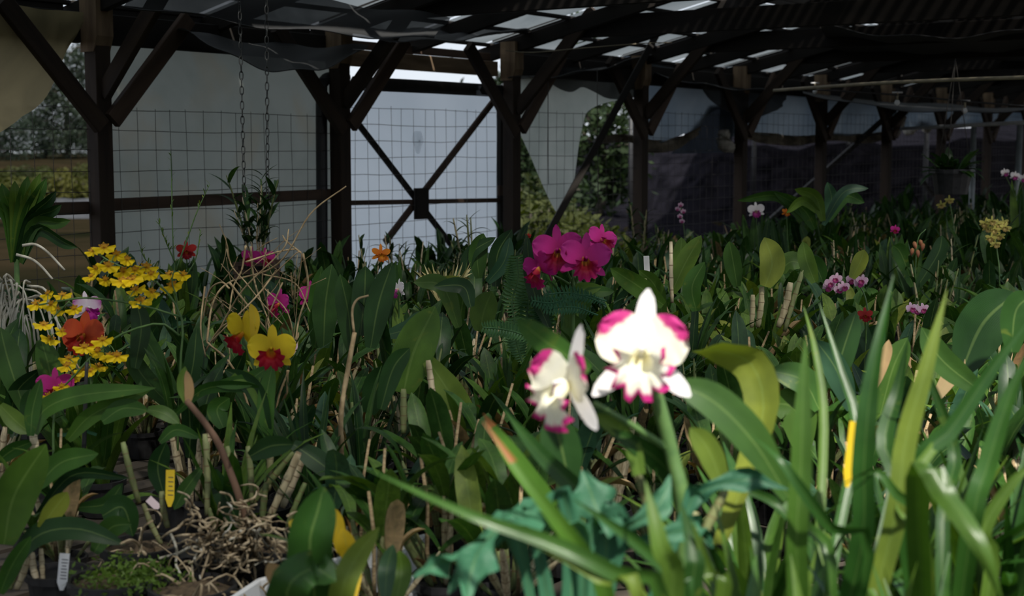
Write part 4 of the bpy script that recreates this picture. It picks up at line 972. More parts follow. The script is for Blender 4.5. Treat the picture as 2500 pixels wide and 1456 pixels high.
OL, OT = onclip(), onctep()
for (zx, zy) in [(740,140),(660,165),(830,190),(905,225),(680,290),(770,270),(650,345),(750,370),(880,310),(960,300),(1040,280),(870,380),(940,365),(1000,330),(1075,330),(965,440),(1080,455),(1000,520),(1210,330),(1300,335),(1225,410),(340,470),(445,480),(365,545),(260,540),(410,585),(530,575),(310,690),(360,790),(440,735),(600,850),(690,880),(730,800),(490,930),(480,980),(600,1010),(530,1050),(645,1020),(700,985),(770,915),(830,910),(440,1130),(350,1200),(470,1150)]:
    c = P(zx / 2.9125, 557 + zy / 2.9125, 3.6 + rnd.uniform(-.07, .05)); sz = rnd.uniform(.034, .044)
    if zy < 620 and zx > 800: sz *= 1.08
    face = Vector((rnd.uniform(-.75, .75), -1, rnd.uniform(-.15, .55))).normalized(); x = Vector((0, 0, 1)).cross(face).normalized(); y = face.cross(x)
    o = ob('flower', OL, on); o.matrix_basis = Matrix.Translation(c - on.location) @ Matrix((x, y, face)).transposed().to_4x4() @ Matrix.Rotation(rnd.uniform(-.35, .35), 4, 'Z') @ Matrix.Scale(sz, 4)
    ob('tepals', OT, o)
    nb = min(bp_pts, key=lambda p: (p - c).length)
    ob('pedicel', tube('pedicel', [p - on.location for p in smoothpath([nb, (nb + c) / 2 + Vector((0, 0, .006)), c - face * .003], 5)], .0013, M['stem'], 4), on)
hl(on, [(430, 960), (380, 870), (340, 780), (400, 720)], 40, 'leaf_mid', 3.75, twist=.3); hl(on, [(425, 1000), (350, 920), (310, 850)], 46, 'leaf_mid', 3.75); hl(on, [(440, 1000), (470, 900), (480, 800)], 44, 'leaf_dark', 3.8)
st(on, [(205, 1100, 3.3), (208, 1000, 3.3), (212, 885, 3.3)], .006, 'black', name='stake')
hl(on, [(140, 1063), (175, 1060), (205, 1050)], 9, 'tie' if False else 'leaf_stag', 3.3, name='twist_tie', prof=lambda t: 1); hl(on, [(196, 1045), (215, 1055), (236, 1062)], 7, 'leaf_stag', 3.3, name='twist_tie', prof=lambda t: 1)
# yellow-green flowering weed before the weathered sheet
wd_ = base_at(432, 5.0, 'flowering_weed', 'slender yellow-green flowering weed standing before the weathered sheet', 'weed', pot=POT)
LAND.append(('the slender yellow-green weed', 425, 500))
wb = [[(434, 800), (428, 680), (421, 560), (419, 450), (417, 368)], [(430, 660), (455, 590), (480, 520), (512, 450)], [(427, 640), (405, 590), (388, 545)], [(432, 700), (475, 640), (490, 560)], [(430, 690), (360, 640), (338, 590)]]
for br in wb:
    st(wd_, [(x, y, 5.0) for x, y in br], .0032, 'stem', root=(br is wb[0]), n=14, taper=.4, name='stalk')
    sp = smoothpath([P(x, y, 5.0) for x, y in br], 26)
    for i, p in enumerate(sp[6:]):
        if rnd.random() < .8:
            az = rnd.uniform(0, 6.3); ob('bract', CAT['leaf_light'][0], wd_, p - wd_.location, (0, rnd.uniform(.2, .8), az), rnd.uniform(.014, .026))

# yellow-and-red cattleyas
ye = base_at(640, 3.5, 'cattleya_plant', 'orchid with two yellow flowers with deep red lips')
LAND.append(('the two yellow and red flowers', 620, 840)); KEEP.append((620, 840, 3.5, 120, 60))
flower(ye, P(664, 852, 3.42), Vector((.05, -1, .16)), .118, K_yel, angs=(90, 222, 318), pang=(10, 170), label='open yellow flower facing forward')
flower(ye, P(592, 812, 3.5), Vector((-.62, -.75, -.10)), .118, K_yel, roll=-.15, angs=(80, 215, 325), pang=(28, 150), label='yellow flower turned sideways')
hl(ye, [(618, 828), (622, 780), (612, 742)], 24, 'leaf_yel', 3.46, name='upright_sepal')
st(ye, [(650, 1010, 3.55), (655, 930, 3.52), (662, 870, 3.5)], .005, 'stem', root=True); st(ye, [(640, 1000, 3.55), (620, 900, 3.52), (597, 830, 3.54)], .005, 'stem')
for p_, wd, mt in (([(655, 1075), (650, 980), (665, 890)], 42, 'leaf_mid'), ([(655, 1050), (620, 950), (548, 902)], 46, 'leaf_dark'), ([(660, 1040), (610, 930), (560, 925)], 34, 'leaf_mid'), ([(650, 900), (600, 930), (520, 940)], 34, 'leaf_mid'),
                   ([(545, 1045), (530, 1000), (560, 972)], 50, 'leaf_mid'), ([(430, 1010), (500, 950), (600, 945), (655, 965)], 30, 'leaf_mid')):
    hl(ye, p_, wd, mt, 3.4, twist=rnd.uniform(-.4, .4))
canes(ye, [((600, 1240), (555, 1060), 14), ((655, 1200), (660, 1070), 16), ((500, 1220), (505, 1080), 15), ((745, 1110), (690, 1240), 0.1 + 17), ((722, 1095), (600, 1250), 17)], 3.3)
# orange-red cattleya behind the yellow sprays
orr = base_at(215, 3.85, 'cattleya_plant', 'orchid with a large ruffled orange-red flower behind the yellow sprays')
LAND.append(('the orange-red flower', 205, 815)); KEEP.append((205, 820, 3.8, 70, 50))
flower(orr, P(203, 818, 3.78), Vector((-.25, -1, .15)), .128, K_red, pang=(8, 172)); st(orr, [(225, 960, 3.85), (215, 880, 3.85), (206, 830, 3.83)], .005, 'stem', root=True)
for p_, wd, mt in (([(100, 830), (120, 900), (140, 1000)], 60, 'leaf_mid'), ([(60, 1000), (20, 880), (0, 800)], 60, 'leaf_dark'), ([(330, 900), (345, 800), (330, 730)], 46, 'leaf_dark'), ([(20, 1060), (40, 960), (100, 900)], 44, 'leaf_dark')): hl(orr, p_, wd, mt, 3.7, twist=rnd.uniform(-.4, .4))
mg2 = base_at(120, 3.6, 'cattleya_plant', 'orchid with a magenta flower low behind the last yellow sprays')
flower(mg2, P(135, 945, 3.62), Vector((.3, -1, .2)), .10, K_mag); hl(mg2, [(70, 1040), (65, 990), (75, 950)], 30, 'leaf_dark', 3.6); st(mg2, [(130, 1060, 3.65), (135, 1000, 3.65), (136, 955, 3.65)], .004, 'stem', root=True)
LAND.append(('the low magenta flower', 130, 945))
pl = base_at(215, 4.3, 'cattleya_plant', 'orchid with a white and purple-lipped flower above the orange one'); flower(pl, P(212, 752, 4.2), Vector((.75, -.7, .1)), .10, K_purlip); st(pl, [(215, 900, 4.3), (214, 820, 4.3), (212, 765, 4.26)], .004, 'stem', root=True)
KEEP.append((212, 752, 4.2, 50, 40)); hl(pl, [(330, 830), (345, 770), (390, 740)], 36, 'leaf_mid', 4.2)
LAND.append(('the white and purple flower', 212, 752))
# magenta cattleyas in the middle
mg = base_at(1380, 3.9, 'cattleya_plant', 'orchid with a cluster of four magenta flowers in the middle')
LAND.append(('the four magenta flowers', 1385, 620)); KEEP.append((1390, 630, 3.8, 140, 90))
flower(mg, P(1362, 612, 3.78), Vector((-.12, -1, .12)), .142, K_mag, roll=.1); flower(mg, P(1428, 632, 3.74), Vector((.12, -1, .12)), .142, K_mag, roll=-.12)
flower(mg, P(1470, 586, 3.95), Vector((.5, -.8, .3)), .10, K_mag, roll=-.3); flower(mg, P(1316, 655, 3.8), Vector((-.75, -.6, -.2)), .125, K_mag, roll=.35)
st(mg, [(1395, 900, 3.95), (1400, 760, 3.92), (1400, 660, 3.9)], .006, 'stem', root=True)
for a_ in ((1364, 622), (1426, 642), (1466, 596), (1322, 664)): st(mg, [(1400, 700, 3.92), ((1400 + a_[0]) / 2, (690 + a_[1]) / 2, 3.88), (a_[0], a_[1], 3.84)], .0035, 'stem', n=8)
for p_, wd, mt in (([(1390, 800), (1400, 720), (1470, 700)], 40, 'leaf_light'), ([(1420, 780), (1440, 720), (1500, 712)], 34, 'leaf_mid'), ([(1620, 745), (1560, 700), (1490, 655)], 52, 'leaf_mid'), ([(1390, 900), (1400, 820), (1398, 765)], 60, 'leaf_light'), ([(1340, 800), (1300, 700), (1285, 570)], 34, 'leaf_dark')):
    hl(mg, p_, wd, mt, 3.95, twist=rnd.uniform(-.3, .3))
# magenta behind the twigs
mg3 = base_at(700, 4.5, 'cattleya_plant', 'orchid with magenta flowers half hidden by the dry twigs'); LAND.append(('the magenta flowers behind the twigs', 700, 730))
flower(mg3, P(680, 742, 4.4), Vector((-.6, -.8, .1)), .10, K_mag); flower(mg3, P(762, 722, 4.45), Vector((.5, -.8, .1)), .095, K_mag); flower(mg3, P(700, 850, 4.3), Vector((.3, -.9, .3)), .07, K_pink); KEEP.append((700, 740, 4.4, 80, 40))
for e in ((682, 760), (760, 740)): st(mg3, [(715, 900, 4.5), (710, 820, 4.5), (e[0], e[1], 4.46)], .004, 'stem', root=True)
hl(mg3, [(790, 850), (795, 740), (810, 645)], 62, 'leaf_dark', 4.3); hl(mg3, [(770, 850), (772, 740), (785, 650)], 40, 'leaf_mid', 4.35)
def simple_bloom(px, py, Z, kitk, size, label, face=(0, -1, .15), n=1, mats=('leaf_dark', 'leaf_mid'), extra=(), keep=30):
    t = base_at(px + rnd.uniform(-10, 10), Z + .08, 'cattleya_plant', label)
    for i, (dx, dy, sz) in enumerate([(0, 0, 1)] + list(extra)):
        f = Vector(face) + Vector((rnd.uniform(-.35, .35), 0, rnd.uniform(-.1, .1))) * (1 if i else 0)
        flower(t, P(px + dx, py + dy, Z), f, size * sz, kitk, roll=rnd.uniform(-.2, .2)); st(t, [(px, py + 130, Z + .08), (px + 2, py + 60, Z + .07), (px + dx, py + dy + 5, Z + .03)], .004, 'stem', root=(i == 0))
    q = project(t.location + Vector((0, 0, .18)))
    for i in range(6):
        dx = rnd.uniform(-60, 60) * 5 / Z; top = py + rnd.uniform(15, 60) * 5 / Z
        hl(t, [(q[0] + dx * .15, q[1], Z + .05), (q[0] + dx * .6, (q[1] + top) / 2, Z + .06), (q[0] + dx, top, Z + .08)], .05 * F / Z, rnd.choice(mats), twist=rnd.uniform(-.5, .5), n=9, cols=2)
    KEEP.append((px, py, Z, keep, keep)); return t
for a_ in ((455, 612, 6.3, K_crim, .095, 'orchid with a crimson flower before the weathered sheet', (.3, -1, .1)), (612, 628, 6.0, K_mag, .09, 'orchid with a dim magenta flower below the left chain', (-.3, -1, 0)), (648, 630, 6.1, K_mag, .09, 'orchid with a dim magenta flower below the right chain', (.5, -1, 0)),
           (930, 620, 5.8, K_orange, .085, 'orchid with small orange petals left of the gate brace', (.4, -1, .2)), (972, 706, 4.9, K_white, .075, 'orchid with a white flower lined purple, in the middle', (-.8, -.7, .1)),
           (1846, 514, 8.5, K_white, .105, 'orchid with a single white flower in the far dark foliage', (-.2, -1, .1)), (1920, 518, 8.2, K_orange, .06, 'orchid with a tiny orange-yellow flower beside the far white one', (.2, -1, .1)),
           (2185, 561, 7.0, K_mag, .05, 'orchid with a tiny pink flower in the right middle', (0, -1, .1)), (2112, 770, 4.3, K_crim, .05, 'orchid with a tiny red flower low at right', (0, -1, .1)), (2478, 430, 9.5, K_white, .07, 'orchid with white blooms at the far right edge', (0, -1, .1)), (1290, 576, 7.0, K_crim, .03, 'orchid with a tiny red bud beside the gate end post', (0, -1, .1))):
    ex = ((-24, -8, .9), (22, 6, .9)) if a_[0] == 2478 else ()
    simple_bloom(*a_, extra=ex); LAND.append((a_[5].replace('orchid with a ', 'the ').replace('orchid with ', 'the ').split(' before')[0].split(' below')[0].split(' in the')[0].split(' at the')[0], a_[0], a_[1]))
# pink phalaenopsis sprays at right
def spray(pts, Z, kitk, size, label, stem_pts, land):
    t = base_at(stem_pts[0][0], Z + .1, 'moth_orchid', label)
    st(t, [(x, y, Z + .05) for x, y in stem_pts], .0035, 'stem', root=True)
    for (x, y) in pts: flower(t, P(x, y, Z + rnd.uniform(-.03, .03)), Vector((rnd.uniform(-.5, .3), -1, rnd.uniform(-.1, .3))), size, kitk, roll=rnd.uniform(-.3, .3), pang=(5, 175))
    q = project(t.location + Vector((0, 0, .14)))
    for i in range(5): dx = rnd.uniform(-90, 90); hl(t, [(q[0], q[1], Z + .1), (q[0] + dx * .6, q[1] - 60, Z + .1), (q[0] + dx, q[1] - 70, Z + .1)], .065 * F / Z, 'leaf_mid', n=9)
    KEEP.append((pts[0][0], pts[0][1], Z, 60, 25)); LAND.append((land, pts[len(pts) // 2][0], pts[len(pts) // 2][1]))
spray([(2028, 690), (2042, 680), (2060, 700), (2080, 682), (2098, 690), (2105, 684), (2050, 705), (2022, 700)], 5.2, K_pink, .045, 'moth orchid with a spray of pale pink flowers, right of the middle', [(2120, 800), (2110, 720), (2075, 680), (2030, 690)], 'the pale pink spray')
spray([(2225, 752), (2240, 757), (2254, 754)], 4.7, K_pink, .04, 'moth orchid with three small pale pink flowers at right', [(2280, 850), (2275, 780), (2240, 750), (2222, 752)], 'the three small pink flowers')
spray([(1655, 510), (1662, 500), (1668, 516), (1660, 528), (1665, 540)], 8.8, K_pink, .035, 'moth orchid with tiny pink-white flowers on an upright spray', [(1672, 600), (1670, 560), (1662, 505)], 'the upright pink-white spray')
K_ylgr = kit(pm('yg_sepal', [(0, (.40, .38, .08)), (1, (.48, .44, .10))]), pm('yg_petal', [(0, (.42, .38, .08)), (1, (.5, .46, .12))]), pm('yg_lip', [(0, (.5, .45, .15)), (1, (.45, .3, .1))]), petw=.25)
spray([(2405, 545), (2422, 540), (2438, 548), (2450, 542), (2428, 560), (2440, 575), (2420, 580), (2412, 556), (2455, 555), (2430, 595)], 6.5, K_ylgr, .055, 'orchid with a spray of dull yellow-green flowers at the right edge', [(2440, 680), (2435, 620), (2425, 560), (2410, 545)], 'the yellow-green spray')
spray([(2298, 500), (2318, 488)], 8.5, K_ylgr, .06, 'orchid with two dim yellow flowers in the far right foliage', [(2330, 580), (2325, 530), (2318, 490)], 'the two dim yellow flowers')
# pink buds
bd = base_at(2240, 6.3, 'cattleya_plant', 'orchid with drooping pink buds in the right middle'); LAND.append(('the pink buds', 2250, 585))
K_bud = pm('bud_pink', [(0, (.30, .16, .06)), (1, (.62, .22, .14))])
budm = tube('bud', [(0, 0, 0), (0, 0, -.2), (0, 0, -.6), (0, 0, -1)], [.1, .26, .24, .04], K_bud, 7)
st(bd, [(2235, 700, 6.3), (2240, 590, 6.3), (2260, 560, 6.3)], .003, 'stem', root=True)
for (x, y) in ((2231, 590), (2246, 586), (2228, 606), (2240, 610), (2254, 594)): ob('bud', budm, bd, P(x, y, 6.3) - bd.location, (rnd.uniform(-.3, .3), rnd.uniform(-.4, .4), 0), .035)
hl(bd, [(2230, 700), (2200, 620), (2180, 600)], 36, 'leaf_mid', 6.3); hl(bd, [(2240, 700), (2290, 620), (2300, 575)], 36, 'leaf_dark', 6.3)

# mid-ground broad leaves drawn one by one
def leafset(px, Z, label, rows, name='cattleya_plant', land=None, cn=()):
    t = base_at(px, Z, name, label)
    for p_, wd, mt in rows: hl(t, p_, wd, mt, Z + rnd.uniform(-.1, .1), twist=rnd.uniform(-.35, .35))
    canes(t, cn, Z)
    if land: LAND.append((land, rows[0][0][-1][0], rows[0][0][-1][1]))
    return t
leafset(1010, 3.6, 'orchid with one long upright matt green leaf in the centre', [([(985, 960), (1010, 860), (1062, 748)], 100, 'leaf_mid'), ([(1045, 880), (1110, 980), (1150, 1060)], 72, 'leaf_light'), ([(930, 1000), (960, 900), (1000, 850)], 50, 'leaf_dark'), ([(900, 1010), (930, 930), (990, 930)], 70, 'leaf_dark')], land='the long upright centre leaf', cn=[((985, 1060), (985, 950), 16), ((1060, 1000), (1045, 880), 15)])
leafset(900, 4.0, 'orchid with tall dark leaves left of the centre leaf', [([(905, 850), (925, 740), (958, 640)], 62, 'leaf_dark'), ([(860, 860), (850, 760), (830, 670)], 55, 'leaf_dark'), ([(880, 820), (890, 720), (892, 650)], 60, 'leaf_dark'), ([(940, 820), (1000, 800), (1030, 760)], 40, 'leaf_blue')], land='the tall dark leaves')
leafset(1190, 4.1, 'orchid with a pale-tipped upright leaf beside the fern', [([(1172, 810), (1182, 760), (1200, 712)], 66, 'leaf_light'), ([(1120, 800), (1080, 700), (1010, 690)], 46, 'leaf_mid'), ([(1040, 705), (1090, 688), (1145, 688)], 28, 'leaf_light'), ([(1150, 750), (1130, 700), (1060, 700)], 40, 'leaf_dark')], land='the pale-tipped leaf')
leafset(1200, 5.0, 'orchid with glossy dark leaves before the gate end post', [([(1210, 700), (1215, 620), (1250, 560)], 42, 'leaf_dark'), ([(1170, 680), (1165, 620), (1180, 570)], 48, 'leaf_dark'), ([(1190, 690), (1230, 640), (1245, 580)], 36, 'leaf_blue'), ([(1130, 690), (1150, 620), (1210, 580)], 34, 'leaf_dark')])
leafset(1670, 4.4, 'orchid with upright folded leaves right of the magenta flowers', [([(1640, 715), (1672, 645), (1712, 575)], 48, 'leaf_mid'), ([(1645, 700), (1660, 630), (1664, 580)], 40, 'leaf_light'), ([(1700, 760), (1690, 700), (1720, 640)], 46, 'leaf_mid'), ([(1620, 780), (1600, 700), (1560, 660)], 40, 'leaf_light')], land='the upright folded leaves', cn=[((1641, 740), (1638, 590), 10), ((1560, 760), (1575, 680), 14)])
leafset(1890, 5.0, 'orchid with rounded olive leaves in the right middle', [([(1868, 700), (1885, 640), (1866, 580)], 62, 'leaf_light'), ([(1960, 645), (1930, 640), (1900, 668)], 50, 'leaf_light'), ([(1960, 645), (1990, 650), (2010, 690)], 46, 'leaf_mid'), ([(1990, 690), (1970, 640), (1960, 590)], 40, 'leaf_mid'), ([(1800, 700), (1790, 640), (1780, 590)], 44, 'leaf_dark'), ([(2080, 680), (2100, 640), (2110, 610)], 36, 'leaf_light')], land='the rounded olive leaves', cn=[((1900, 800), (1930, 690), 16), ((1850, 800), (1860, 700), 14), ((1915, 810), (1960, 660), 12), ((1835, 800), (1838, 720), 12)])
leafset(1960, 7.2, 'orchid with broad arching leaves standing above the far right foliage', [([(1990, 560), (1960, 510), (1890, 470)], 34, 'leaf_mid'), ([(2010, 540), (1990, 480), (1940, 462)], 30, 'leaf_mid'), ([(2010, 540), (2030, 490), (2020, 445)], 32, 'leaf_blue'), ([(2020, 540), (2060, 480), (2110, 495)], 34, 'leaf_mid'), ([(2010, 550), (2060, 470), (2120, 460)], 24, 'leaf_blue'), ([(1960, 540), (1900, 480), (1800, 490)], 26, 'leaf_dark'), ([(2000, 520), (1960, 490), (1920, 520)], 24, 'leaf_light')], land='the broad arching leaves')
leafset(2420, 3.2, 'orchid with a broad drooping leaf at the right edge behind the straps', [([(2350, 900), (2400, 790), (2480, 715)], 115, 'leaf_dark'), ([(2470, 860), (2480, 760), (2520, 720)], 70, 'leaf_mid'), ([(2400, 960), (2300, 880), (2250, 800)], 60, 'leaf_dark'), ([(2280, 980), (2330, 900), (2340, 860)], 40, 'leaf_dry')], land='the broad leaf at the right edge')
leafset(2170, 3.2, 'orchid with a blunt upright leaf behind the strap leaves', [([(2150, 1010), (2180, 900), (2215, 825)], 60, 'leaf_mid'), ([(2110, 1000), (2160, 880), (2170, 830)], 26, 'leaf_dry'), ([(2000, 1000), (1960, 930), (1880, 905)], 70, 'leaf_mid'), ([(2030, 950), (2060, 850), (2090, 760)], 60, 'leaf_dark'), ([(1960, 1100), (1940, 1000), (1880, 985)], 90, 'leaf_light'), ([(2080, 1000), (2040, 900), (1990, 830)], 60, 'leaf_blue')])
# lower left leaves
ll_ = leafset(120, 2.95, 'orchid with large grey-green leaves in the lower left corner', [([(10, 1330), (35, 1210), (112, 1085)], 98, 'leaf_mid'), ([(90, 1190), (150, 1130), (240, 1108)], 52, 'leaf_mid'), ([(20, 1400), (90, 1310), (190, 1292), (305, 1330)], 54, 'leaf_dark'), ([(100, 1290), (135, 1240), (165, 1202)], 48, 'leaf_light'), ([(0, 1450), (30, 1380), (75, 1310)], 40, 'leaf_mid'), ([(90, 1260), (180, 1160), (315, 1168)], 28, 'leaf_dark'), ([(230, 1350), (270, 1290), (320, 1280)], 50, 'leaf_dark'), ([(-20, 1300), (-10, 1230), (20, 1200)], 50, 'leaf_dark')],
             land='the large lower-left leaves', cn=[((40, 1440), (75, 1340), 16), ((95, 1430), (78, 1350), 16), ((105, 1420), (100, 1340), 12), ((25, 1440), (50, 1380), 14)])
leafset(80, 3.25, 'orchid with long leaves arching right below the yellow sprays', [([(85, 1060), (110, 1000), (200, 965), (380, 948)], 48, 'leaf_mid'), ([(165, 1075), (230, 1010), (370, 950)], 40, 'leaf_mid'), ([(0, 990), (40, 1030), (75, 1058)], 42, 'leaf_mid'), ([(75, 1065), (80, 1000), (100, 925)], 34, 'leaf_mid'), ([(250, 1030), (300, 998), (362, 1002)], 44, 'leaf_mid'), ([(360, 1000), (400, 1010), (438, 1035)], 34, 'leaf_mid'), ([(75, 1080), (30, 1100), (-10, 1130)], 36, 'leaf_mid')], land='the long arching left leaves', cn=[((85, 1140), (80, 1050), 20)])
leafset(420, 3.1, 'orchid on bare pale canes above the root tangle', [([(400, 1210), (385, 1140), (405, 1080)], 52, 'leaf_dark'), ([(520, 1150), (560, 1230), (585, 1285)], 55, 'leaf_dark'), ([(490, 1145), (450, 1200), (425, 1245)], 34, 'leaf_dark'), ([(610, 1115), (660, 1090), (718, 1085)], 52, 'leaf_dark'), ([(715, 1085), (780, 1130), (832, 1172)], 54, 'leaf_dark'), ([(250, 1260), (300, 1240), (325, 1310)], 60, 'leaf_dark'), ([(190, 1240), (260, 1230), (300, 1180)], 36, 'leaf_dark'), ([(390, 1080), (430, 1050), (490, 1070)], 30, 'leaf_mid')],
        cn=[((410, 1290), (395, 1200), 15), ((340, 1230), (300, 1080), 15), ((395, 1330), (350, 1230), 13), ((505, 1260), (500, 1060), 14), ((560, 1180), (555, 1090), 12), ((615, 1230), (605, 1090), 14), ((510, 1240), (525, 1290), 12), ((730, 1105), (655, 1270), 19), ((700, 1290), (745, 1180), 14), ((640, 1290), (650, 1180), 16)], land='the bare pale canes')
br_ = base_at(560, 3.0, 'cattleya_plant', 'orchid with one bare brown stalk leaning over the root tangle'); st(br_, [(600, 1280, 3.0), (545, 1110, 3.0), (505, 1040, 3.0), (455, 978, 3.0)], .0085, 'brownstalk', name='stalk', sides=8, root=True); hl(br_, [(455, 985), (445, 940), (452, 895)], 26, 'leaf_light', 3.0); hl(br_, [(458, 990), (462, 950), (455, 905)], 22, 'leaf_dry', 3.0)
# root tangle
rt = base_at(560, 2.98, 'root_bound_pot', 'low black pot overflowing with a tangle of tan roots, bottom left', 'flower pot', pot=POT2); LAND.append(('the root tangle', 580, 1340)); KEEP.extend([(560, 1330, 2.99, 110, 60), (415, 1190, 3.05, 30, 50), (110, 1180, 2.92, 130, 80), (1030, 850, 3.6, 40, 40), (200, 970, 3.2, 120, 30)])
for i in range(120):
    x0, y0 = rnd.gauss(575, 75), rnd.gauss(1320, 42); pts = [(x0, y0, 2.9 + rnd.uniform(-.08, .1))]
    ang = rnd.uniform(0, 6.3)
    for j in range(4): ang += rnd.uniform(-1.1, 1.1); x0 += math.cos(ang) * 24; y0 += math.sin(ang) * 20 + 5; pts.append((x0, y0, 2.9 + rnd.uniform(-.08, .1)))
    pts = [(x, min(y, 1462), z) for x, y, z in pts]
    st(rt, pts, rnd.uniform(.0018, .0036), 'rootbrown' if rnd.random() < .8 else 'root', name='root', sides=5, n=11)
for px, Z, lab in ((455, 2.75, 'black slotted pot in front of the root tangle'), (255, 2.8, 'black pot at the bottom left beside the white tag'), (690, 3.05, 'black pot behind the root tangle'), (330, 3.05, 'black pot with moss left of the root tangle')):
    t = base_at(px, Z, 'flower_pot', lab, 'flower pot', pot=None); ob('body', POT2, t); LAND.append(('the black pots at bottom left', 330, 1420)) if px == 330 else None
    ob('filling', mesh('filling', [(math.cos(a * .45) * .078, math.sin(a * .45) * .078, .115 + .008 * math.sin(a * 3)) for a in range(14)] + [(0, 0, .135)], [(i, (i + 1) % 14, 14) for i in range(14)], M['bark_mix']), t)
    for i in range(26 if px in (455, 690) else 8):
        a = rnd.uniform(0, 6.3); p = Vector((math.cos(a) * .06 * rnd.random(), math.sin(a) * .06, .12)); e = Vector((math.cos(a) * .12, math.sin(a) * .12, rnd.uniform(.02, .13)))
        ob('root', tube('root', smoothpath([p, (p + e) / 2 + Vector((rnd.uniform(-.03, .03), rnd.uniform(-.03, .03), rnd.uniform(.0, .05))), e], 8), rnd.uniform(.0015, .003), M['rootbrown'], 4), t)
moss = tag(ob('moss', leafcloud('moss', M['leaf_light'], 900, lambda g: P(320, 1400, 2.85) + Vector((g.gauss(0, .05), g.gauss(0, .05), -.02 + abs(g.gauss(0, .02)))), .007, 5)), 'bright green moss on the pot at bottom left', 'moss', kind='stuff')
# plant tags
def plant_tag(px0, py0, px1, py1, wpx, Z, mat, label, marks=5):
    a, b = P(px0, py0, Z), P(px1, py1, Z); t = thing('plant_tag', label, 'plant tag', b); v = a - b
    xdir = v.cross(a - EYE).normalized(); n = xdir.cross(v.normalized()); wd = wpx / F * Z / 2; th = .0012
    base = [v * 0 - xdir * wd * .35, v * 0 + xdir * wd * .35, v * .22 + xdir * wd, v + xdir * wd, v - xdir * wd, v * .22 - xdir * wd]
    vs_ = [p + n * th for p in base] + [p - n * th for p in base]
    ob('blade', mesh('blade', vs_, [tuple(range(6)), tuple(range(11, 5, -1))] + [(i, 6 + i, 6 + (i + 1) % 6, (i + 1) % 6) for i in range(6)], M[mat], smooth=False), t)
    nn = n if n.dot(EYE - a) > 0 else -n
    for i in range(marks):
        c = v * (.32 + .6 * i / marks); L = wd * rnd.uniform(.5, .85); o0 = nn * (th + .0006); hgt = v.normalized() * .0012
        ob('handwriting', mesh('handwriting', [c - xdir * L + o0 - hgt, c + xdir * L * .6 + o0 - hgt * .4, c + xdir * L * .6 + o0 + hgt, c - xdir * L + o0 + hgt * .6], [(0, 1, 2, 3)], M['ink'], smooth=False), t)
plant_tag(158, 1352, 150, 1442, 24, 2.82, 'tagwhite', 'white plant tag with faint writing standing at the bottom left', 7)
plant_tag(416, 1148, 414, 1238, 21, 3.05, 'tagyel', 'yellow plant tag with dark writing among the canes', 5)
plant_tag(362, 1218, 388, 1242, 18, 3.0, 'tagpink', 'pale pink plant tag lying aslant beside the yellow one', 0)
plant_tag(2088, 1030, 2068, 1190, 26, 2.15, 'tagyel', 'yellow plant tag between the strap leaves, out of focus', 0)
plant_tag(1135, 1105, 1130, 1140, 18, 3.3, 'tagwhite', 'small white tag in the shade below the white flowers', 0)
plant_tag(384, 850, 378, 900, 9, 3.9, 'tagwhite', 'narrow pale tag behind the dark leaves below the yellow sprays', 0)
plant_tag(1578, 625, 1580, 672, 14, 4.6, 'tagwhite', 'weathered pale tag beside the upright folded leaves', 0)
# dry twigs
tw = base_at(650, 3.95, 'dry_plant', 'dried-out plant of bare tan twigs beside the yellow and red flowers', 'plant'); LAND.append(('the dry twigs', 640, 620))
TW = [[(505, 835), (520, 740), (560, 690), (650, 662), (700, 620), (760, 520), (845, 455)], [(520, 838), (560, 760), (600, 700), (690, 610), (705, 560)], [(560, 690), (600, 740), (650, 805)], [(612, 602), (622, 690), (660, 795)],
      [(640, 700), (700, 640), (735, 618), (728, 700), (720, 800), (705, 905)], [(735, 618), (700, 590), (690, 575)], [(553, 608), (566, 650), (600, 690), (640, 740), (690, 792)], [(500, 700), (490, 800), (502, 872)], [(600, 640), (680, 615), (724, 608)],
      [(640, 670), (720, 692), (757, 762)], [(690, 690), (660, 760), (650, 800), (690, 900)], [(740, 620), (752, 700), (730, 780), (722, 830)], [(525, 860), (530, 940), (545, 1010)], [(560, 705), (540, 690), (510, 712), (495, 780)], [(600, 600), (590, 660), (570, 700), (560, 760)], [(675, 660), (630, 720), (560, 790), (515, 836)], [(702, 905), (700, 980), (690, 1040)], [(650, 800), (655, 760), (640, 690), (650, 610)],
      [(720, 840), (700, 760), (640, 700)], [(530, 935), (560, 880), (555, 830)], [(500, 860), (540, 800), (600, 770), (640, 760)]]
for i, p_ in enumerate(TW): st(tw, [(x, y, 3.9 + .06 * math.sin(i * 2.3 + j)) for j, (x, y) in enumerate(p_)], rnd.uniform(.0016, .0036), 'twig', name='twig', sides=5, n=5 * len(p_), taper=.6)
for i in range(26):
    x, y = rnd.uniform(530, 730), rnd.uniform(610, 800); a_ = rnd.uniform(-2.6, -.4); L = rnd.uniform(40, 110)
    st(tw, [(x, y, 3.92), (x + math.cos(a_) * L * .5 + rnd.uniform(-8, 8), y + math.sin(a_) * L * .5, 3.9), (x + math.cos(a_) * L, y + math.sin(a_) * L, 3.88)], rnd.uniform(.0009, .002), 'twig', name='twig', sides=4, n=8, taper=.5)
for e in ((505, 835), (705, 905), (545, 1010)): st(tw, [(e[0], e[1], 3.9), ((e[0] + 650) / 2, e[1] + 80, 3.93)][::-1], .004, 'twig', root=True, name='twig', sides=5)
